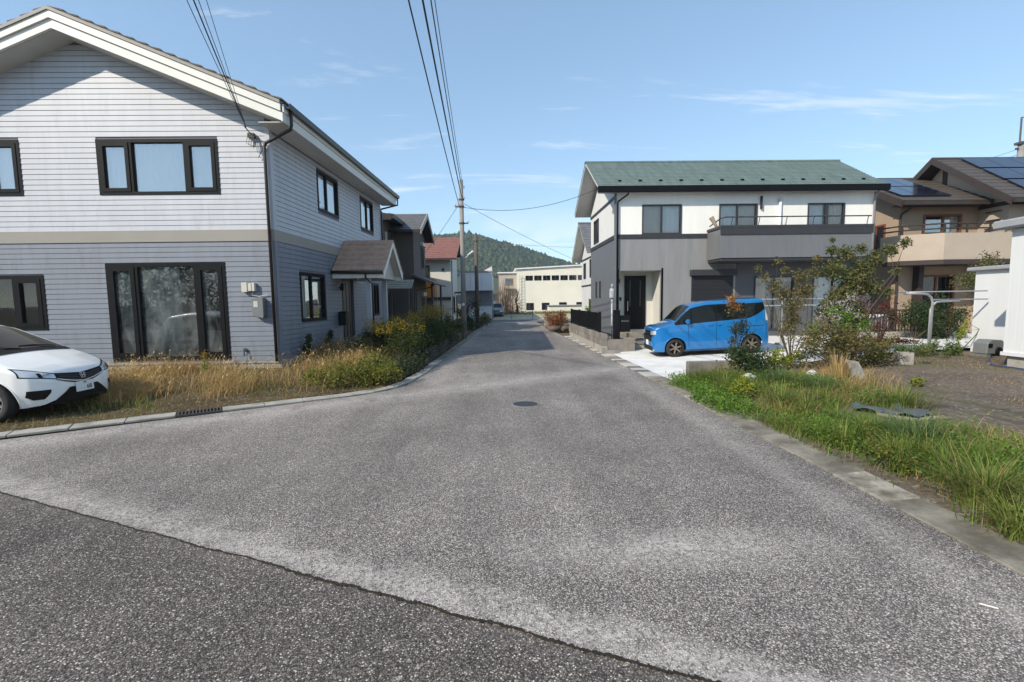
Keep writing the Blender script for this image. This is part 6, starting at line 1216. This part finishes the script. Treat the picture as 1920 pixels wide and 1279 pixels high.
# --- shrubs
def branchy(mb, base, tips, r0, bend=.12):
    for t in tips:
        b = Vector(base); t = Vector(t); m1 = b.lerp(t, .4) + Vector((RNG.normal(0, bend), RNG.normal(0, bend), bend * .8)); m2 = b.lerp(t, .75) + Vector((RNG.normal(0, bend), RNG.normal(0, bend), 0)); mb.tube([b, m1, m2, t], [r0, r0 * .75, r0 * .5, r0 * .2], 5, cap=False)
def shrub(name, label, cat, base, clumps, n, size, mat, stems=True, r0=.015, flat=.1, group=None, stemmat=None, aspect=.5, extra=None, part='foliage'):
    """stems out to every clump, leaves thick at clump centres and ragged at their rims"""
    t = thing(name, label, cat, base, group=group)
    if stems:
        q = MB(); branchy(q, base, [c[:3] for c in clumps], r0); q.build('stems', stemmat or m_twig, t, smooth=True, fix=False)
    vol = np.array([c[3] ** 2.2 for c in clumps]); cnt = (n * vol / vol.sum()).astype(int); C = []
    for c, k in zip(clumps, cnt):
        rz_ = c[4] if len(c) > 4 else c[3]; d = RNG.normal(size=(k, 3)); d /= np.linalg.norm(d, axis=1)[:, None]; rad = RNG.random(k) ** .55 * (1 + .35 * RNG.normal(size=k) * (RNG.random(k) < .3)); C.append(np.array(c[:3]) + d * rad[:, None] * np.array([c[3], c[3], rz_]))
    C = np.concatenate(C); C = C[C[:, 2] > base[2] + .01]
    tag(rawmesh(part, *leaves(C, size, flat=flat, aspect=aspect)[:2], mat, t, rnd=RNG.random(len(C))), kind='stuff')
    if extra:
        for nm, cl_, k, sz, mm in extra:
            D = np.concatenate([np.array(c[:3]) + RNG.normal(size=(int(k), 3)) * np.array([c[3], c[3], c[4] if len(c) > 4 else c[3]]) * .5 for c in cl_]); tag(rawmesh(nm, *leaves(D, sz, aspect=.8)[:2], mm, t, rnd=RNG.random(len(D))), kind='stuff')
    return t
def cl_random(c, spread, n, r, zlo=.2):
    return [(c[0] + RNG.normal(0, spread[0]), c[1] + RNG.normal(0, spread[1]), max(zlo, c[2] + RNG.normal(0, spread[2])), r * RNG.uniform(.7, 1.3)) for _ in range(n)]
# slender tree before the minivan
shrub('slender_shrub', 'thin shrub with bluish leaves and orange tip before the blue minivan', 'shrub', (4.75, 9.2, .12), [(4.72, 9.2, 1.05, .16), (4.86, 9.25, 1.12, .17), (4.95, 9.2, .95, .13), (4.66, 9.2, .82, .12), (4.85, 9.25, 1.35, .07), (4.6, 9.2, 1.38, .08), (4.95, 9.2, 1.42, .07)], 900, (.03, .065), leafmat('leaf_bluegrey', [(0.025, 0.045, 0.03), (0.05, 0.075, 0.045), (0.09, 0.08, 0.05)]), r0=.016,
      extra=[('orange_leaves', [(4.62, 9.2, 1.62, .14, .16), (4.72, 9.2, 1.5, .1, .1)], 170, (.03, .06), m_orange)])
shrub('low_shrub', 'dark bushy shrub at the foot of the thin tree by the low wall', 'shrub', (4.85, 8.9, .12), cl_random((4.9, 8.95, .42), (.30, .12, .13), 12, .24), 3600, (.03, .07), m_dkleaf, extra=[('yellow_leaves', [(4.45, 8.8, .28, .3, .15), (5.15, 8.85, .3, .3, .15)], 160, (.03, .06), m_olive)])
# sparse olive tree and the big leafy one
shrub('sparse_tree', 'sparse olive shrub with brown trunk right of the blue minivan', 'shrub', (6.75, 10.6, .15), [(6.75, 10.6, 1.5, .28), (6.5, 10.6, 1.75, .22), (7.0, 10.6, 1.8, .26), (6.3, 10.6, 1.95, .18), (6.05, 10.55, 2.15, .13), (5.85, 10.5, 2.35, .10), (6.9, 10.6, 2.15, .2), (6.55, 10.6, 2.3, .13), (6.75, 10.65, 1.1, .25), (7.2, 10.6, 2.25, .16), (7.3, 10.6, 2.55, .12), (6.35, 10.6, 2.5, .1)], 3400, (.035, .075), m_olive, r0=.014)
shrub('leafy_tree', 'tall leafy myrtle spreading to the right before the grey house', 'tree', (8.1, 10.8, .15), [(8.0, 10.8, 1.6, .36), (8.3, 10.8, 2.0, .36), (7.8, 10.8, 2.3, .26), (8.5, 10.8, 2.35, .3), (8.8, 10.8, 2.55, .22), (9.15, 10.8, 2.75, .18), (9.45, 10.75, 2.92, .13), (8.1, 10.8, 2.7, .2), (7.75, 10.8, 2.75, .14), (8.45, 10.8, 2.8, .14), (8.7, 10.8, 1.9, .24), (9.1, 10.8, 1.75, .16), (7.7, 10.8, 1.35, .26), (8.4, 10.8, 1.2, .28), (9.3, 10.8, 2.25, .12), (7.75, 10.8, 3.0, .08)], 10500, (.04, .085), m_myrtle, r0=.02)
shrub('flowering_bush', 'bush with pale pink flower heads under the leafy myrtle', 'bush', (7.65, 10.2, .15), cl_random((7.65, 10.2, .95), (.35, .1, .25), 8, .24), 1900, (.04, .08), m_weed, extra=[('flower_heads', [(7.25, 10.1, 1.45, .16, .12), (7.45, 10.1, 1.55, .18, .12), (7.65, 10.05, 1.4, .16, .1), (7.4, 10.05, 1.22, .16, .1), (7.1, 10.1, 1.25, .13, .1), (7.85, 10.1, 1.25, .14, .1), (7.7, 10.05, 1.65, .12, .1)], 70, (.02, .042), m_pinkf)])
shrub('weedy_bush', 'brownish green weedy bush in the middle of the planting strip', 'bush', (7.1, 9.5, .15), cl_random((7.05, 9.6, .62), (.55, .2, .24), 22, .26), 6200, (.03, .07), m_olive)
shrub('weedy_bush', 'dark green weedy bush beside the block with the hole', 'bush', (8.2, 9.9, .15), cl_random((8.2, 9.9, .45), (.42, .15, .12), 10, .22), 2600, (.03, .07), m_myrtle)
shrub('lime_plant', 'yellow green leafy plant between minivan and weedy bush', 'plant', (6.1, 9.75, .15), cl_random((6.1, 9.75, .36), (.24, .1, .07), 7, .15), 900, (.04, .09), m_lime, stemmat=m_stemg, r0=.006)
shrub('lime_plant', 'lime green mounded weed close to the right kerb', 'plant', (3.95, 7.35, .1), cl_random((3.95, 7.35, .25), (.16, .2, .05), 7, .12), 900, (.03, .06), m_lime, stemmat=m_stemg, r0=.005)
shrub('lime_plant', 'small yellow plant alone on the bare soil', 'plant', (7.1, 7.6, .15), cl_random((7.1, 7.6, .24), (.08, .06, .03), 4, .07), 160, (.04, .08), m_lime, stemmat=m_stemg, r0=.004)
shrub('lime_plant', 'yellowish clover patch at the nearest slab of the right kerb', 'plant', (3.62, 4.15, .05), cl_random((3.66, 4.2, .18), (.12, .22, .05), 8, .09), 700, (.02, .045), leafmat('leaf_clover', [(0.08, 0.12, 0.02), (0.16, 0.18, 0.03), (0.26, 0.20, 0.04)]), stemmat=m_stemg, r0=.004)
shrub('red_maple', 'dark red maple drooping over the concrete behind the bushes', 'tree', (11.3, 13.6, .2), [(11.0, 13.6, 1.2, .32), (11.5, 13.6, 1.35, .3), (11.7, 13.6, 1.0, .26), (10.7, 13.6, 1.45, .28), (11.2, 13.6, .75, .35, .2), (11.0, 13.4, .38, .6, .08), (11.6, 13.3, .35, .6, .07), (10.6, 13.6, 1.0, .3)], 3000, (.04, .08), m_redl, r0=.03)
shrub('lily_bed', 'bed of pale green strappy leaves before the laundry posts', 'plant', (10.6, 11.3, .15), cl_random((10.6, 11.3, .32), (.55, .15, .05), 10, .17), 1500, (.06, .14), leafmat('leaf_strap', [(0.08, 0.13, 0.03), (0.14, 0.20, 0.06), (0.10, 0.15, 0.04)]), stemmat=m_stemg, r0=.006, aspect=.2)
shrub('yellow_conifer', 'slim yellow green sapling beside the low white shed', 'plant', (12.35, 12.1, .2), [(12.35, 12.1, .7, .08, .2), (12.42, 12.1, .95, .05, .15), (12.25, 12.1, .55, .07, .12)], 260, (.04, .08), m_lime, stemmat=m_stemg)
for lb, x, y, z, r in (('dark green hedge bush before the tan house balcony', 13.9, 15.2, .85, .55), ('second dark hedge bush nearer the low shed', 14.9, 15.1, .95, .55)):
    shrub('hedge_bush', lb, 'bush', (x, y, .2), cl_random((x, y, z), (.32, .25, .3), 12, r * .6), 3600, (.05, .09), m_dkleaf, group='hedge bushes by the tan house')
shrub('pine_bush', 'green pine bush showing above the low shed roof', 'bush', (16.6, 15.2, .2), cl_random((16.6, 15.2, 2.4), (.6, .3, .3), 10, .4), 2600, (.06, .1), m_myrtle)
RF = thing('railing_fence', 'dark brown railing behind the hedge of the tan house', 'fence', (13.8, 15.9, .2))
for x in np.arange(12.6, 16.2, .11):
    q = MB(); q.box(x - .012, x + .012, 15.89, 15.91, .42, 1.15); q.build('bar', m_brn, RF)
for z in (.45, 1.15):
    q = MB(); q.box(12.5, 16.3, 15.88, 15.92, z, z + .04); q.build('rail', m_brn, RF)
q = MB(); q.box(12.5, 16.3, 15.8, 16.0, .1, .42); q.build('plinth', m_conc, RF)

# --- left: goldenrod and shrubs along the street
gx_ = [((-2.75, 12.4), 1.05, 'short goldenrod clump closest to the porch posts'), ((-2.55, 13.7), 1.25, 'goldenrod clump with bright yellow heads before the brown house'), ((-2.35, 15.2), 1.45, 'tall goldenrod clump in the middle of the bed'), ((-2.25, 16.6), 1.5, 'tallest goldenrod clump at the far end of the bed'), ((-3.4, 13.2), .95, 'dark goldenrod clump beside the near porch post')]
for (x, y), h, lb in gx_:
    z = yard_z(x, y); c = cl_random((x, y, z + h * .45), (.36, .45, h * .2), 16, .27, z + .15)
    shrub('goldenrod', lb, 'wildflower', (x, y, z), c, 5200, (.05, .12), leafmat('leaf_goldenrod', [(0.025, 0.045, 0.012), (0.05, 0.075, 0.018), (0.09, 0.10, 0.025)]) if lb.startswith('short') else MATS.setdefault('lg', leafmat('leaf_goldenrod', [(0.025, 0.045, 0.012), (0.05, 0.075, 0.018), (0.09, 0.10, 0.025)])), stemmat=m_stemg, r0=.008, aspect=.22, group='goldenrods along the left kerb',
          extra=[('flower_heads', [(x + RNG.normal(0, .3), y + RNG.normal(0, .4), z + h * RNG.uniform(.72, 1.02), .12, .14) for _ in range(18)], 60, (.018, .042), m_gold)])
shrub('weed_mound', 'rounded yellow green weed mound spilling onto the corner kerb', 'bush', (-2.75, 9.2, .03), cl_random((-2.85, 9.4, .24), (.42, .36, .10), 22, .24, .1), 8500, (.03, .07), leafmat('leaf_mound', [(0.11, 0.125, 0.02), (0.17, 0.18, 0.03), (0.26, 0.24, 0.055)]), stemmat=m_stemg, r0=.005)
shrub('weed_mound', 'grey green weeds tumbling over the dark garden wall', 'bush', (-2.3, 11.6, .03), cl_random((-2.25, 11.7, .28), (.22, .75, .10), 16, .24, .1), 4600, (.03, .08), leafmat('leaf_greygreen', [(0.02, 0.035, 0.02), (0.04, 0.06, 0.03), (0.08, 0.09, 0.04)]), stemmat=m_stemg, r0=.005)
shrub('potted_plant', 'small leafy plant standing at the foot of the tall pole', 'plant', (-1.95, 19.0, .05), cl_random((-1.95, 19.0, .6), (.12, .15, .22), 8, .15), 900, (.04, .09), m_olive, stemmat=m_stemg)
shrub('goldenrod', 'single yellow goldenrod stalk before the large dusty window', 'wildflower', (-6.35, 10.0, .1), [(-6.35, 10.0, .35, .09, .2)], 130, (.04, .09), m_weed, stemmat=m_stemg, r0=.006, aspect=.25, group='goldenrods along the left kerb', extra=[('flower_heads', [(-6.35, 10.0, .62, .05, .1)], 60, (.02, .035), m_gold)])
for lb, x, y in (('dark sapling against the clapboard wall near its corner', -4.95, 11.9), ('dark weed stalks against the clapboard wall below the window', -4.95, 13.4)): shrub('sapling', lb, 'plant', (x, y, .2), [(x, y, .55, .12, .2), (x + .05, y, .8, .09, .14)], 420, (.05, .1), m_dkleaf, stemmat=m_stemg)
shrub('dark_shrub', 'dark shrub with reddish leaves around the wooden pole', 'shrub', (-1.7, 27, 0), cl_random((-1.75, 27, .8), (.35, .4, .35), 12, .35), 2600, (.06, .12), m_dkleaf, extra=[('red_leaves', [(-1.9, 26.6, 1.3, .5, .4)], 260, (.06, .1), m_redl)])
shrub('rusty_bush', 'clipped rusty brown bush at the left kerb near the street end', 'bush', (-.95, 31, 0), cl_random((-.95, 31, .45), (.2, .4, .15), 8, .32), 1500, (.06, .12), m_olive)
shrub('autumn_shrub', 'orange and rust coloured shrub in the far right stone planter', 'shrub', (3.15, 25.4, .1), cl_random((3.1, 25.4, .62), (.28, .7, .14), 16, .3), 3600, (.05, .11), m_rust, extra=[('green_leaves', [(3.0, 27.2, .6, .5, .3)], 240, (.05, .1), m_olive)])
shrub('potted_plant', 'green potted plant in front of the second white house', 'plant', (4.35, 22.2, .5), cl_random((4.35, 22.2, 1.2), (.12, .12, .2), 6, .2), 700, (.05, .1), m_weed)
# bare twiggy bush and crooked tree before the workshop
BT = thing('bare_bush', 'tall bare twiggy bush in front of the cream workshop', 'bush', (.55, 50, .2)); q = MB()
for i in range(150):
    a = RNG.uniform(0, 2 * PI); b = (.55 + .45 * RNG.normal(), 50 + .4 * RNG.normal(), .1); hh = RNG.uniform(1.6, 3.9); q.tube([b, (b[0] + .15 * math.cos(a), b[1], hh * .5), (b[0] + .5 * math.cos(a) * RNG.random(), b[1] + .3 * math.sin(a), hh)], [.03, .02, .008], 4, cap=False)
q.build('twigs', plain('twig_pale', (0.17, 0.125, 0.09), .9, .2), BT, fix=False)
CT = thing('crooked_tree', 'crooked leafless small tree beside the workshop ladder', 'tree', (1.7, 49, .2)); q = MB(); q.tube([(1.7, 49, .1), (1.75, 49, .9), (1.55, 49, 1.6), (1.8, 49, 2.3), (1.7, 49, 2.9)], [.14, .11, .09, .06, .03], 7)
for t_ in ((2.1, 49, 2.4), (1.2, 49, 2.5), (1.95, 49, 2.9), (1.35, 49, 2.0)): q.tube([(1.6, 49, 1.5), ((1.6 + t_[0]) / 2 + .1, 49, t_[2] - .5), t_], [.06, .04, .015], 5)
q.build('trunk', m_twig, CT, smooth=True, fix=False); rawmesh('leaves', *leaves(np.array([1.75, 49, .9]) + RNG.normal(size=(420, 3)) * [.3, .3, .55], (.1, .18))[:2], m_olive, CT, rnd=RNG.random(420))
P = scatter(9000, -2, 22, 46.5, 52.3, lambda x, y: .2 + .8 * smooth((y - 48) / 2), lambda x, y: .2); V, F, r_ = blades(P, .15, .45, (.3, .9), (.03, .06), seg=2); tag(rawmesh('far_grass', V, F, leafmat('grass_far', [(0.10, 0.12, 0.03), (0.18, 0.19, 0.05), (0.26, 0.24, 0.08)]), rnd=r_), 'green grass strip below the cream workshop', 'grass', kind='stuff')

# --- wooded hill
def crest(x): return float(np.interp(x, [-420, -250, -120, -60, -30, 0, 28, 58, 90, 140, 220], [30, 48, 56, 55, 55.5, 50, 41, 30, 20, 9, 2]))
def hz(x, y): return crest(x) * math.exp(-((y - 410) / 75) ** 2) + 2.2 * (vnoise(x * .06, y * .06) - .5) - .3
g = grid_sheet('hill', plain('hill_soil', (0.035, 0.05, 0.02), .95, .3, .05), np.linspace(-420, 240, 90), np.linspace(300, 560, 40), lambda x, y: (x, y, hz(x, y)))
bm = bmesh.new(); bmesh.ops.create_icosphere(bm, subdivisions=1, radius=1); IV = np.array([v.co[:] for v in bm.verts]); IF = np.array([[v.index for v in f.verts] for f in bm.faces]); bm.free()
X = []; n = 0
x = RNG.uniform(-125, 115, 12000); y = RNG.uniform(335, 418, 12000); keep = np.array([crest(a) > 6 and hz(a, b) > 1.5 for a, b in zip(x, y)]); x, y = x[keep], y[keep]; z = zarr(hz, x, y); k = len(x)
s = RNG.uniform(.9, 2.3, k); jit = 1 + .28 * RNG.normal(size=(k, len(IV), 1)); V = (IV[None] * jit * np.stack([s, s, s * RNG.uniform(.9, 1.7, k)], 1)[:, None]) + np.stack([x, y, z + s * .6], 1)[:, None]
F = (IF[None] + (np.arange(k) * len(IV))[:, None, None]).reshape(-1, 3); r_ = np.clip(np.repeat(RNG.random(k), len(IF)) + RNG.normal(0, .12, k * len(IF)), 0, 1)
tag(rawmesh('hill_forest', V.reshape(-1, 3), F, leafmat('forest', [(0.016, 0.034, 0.014), (0.030, 0.055, 0.020), (0.048, 0.075, 0.028), (0.075, 0.085, 0.03)], .15), rnd=r_), 'dense dark green forest covering the hill', 'forest', kind='stuff')
# hedge across the street behind the viewer: it darkens the ground-floor panes
C = np.stack([RNG.uniform(-32, 8, 16000), RNG.uniform(-16.5, -14.5, 16000), RNG.uniform(0, 5.6, 16000) * RNG.uniform(.8, 1, 16000)], 1); tag(rawmesh('hedge', *leaves(C, (.25, .45))[:2], m_dkleaf, rnd=RNG.random(16000)), 'tall hedge on the far side of the cross street', 'hedge', kind='stuff')

# --- air: the hill fades a little
q = MB(); q.box(-425, 245, -1501, 570, -1.2, 75); hzb = q.build('haze', None); tag(hzb, 'thin pale haze in the valley air', 'haze', kind='stuff')
m, t, p, o = newmat('haze_air'); t.nodes.remove(p); pv = N(t, 'ShaderNodeVolumePrincipled'); pv.inputs['Color'].default_value = (.80, .88, 1.0, 1); pv.inputs['Density'].default_value = 0.0005; pv.inputs['Anisotropy'].default_value = .2
LK(t, pv.outputs[0], o.inputs['Volume']); hzb.data.materials.append(m)
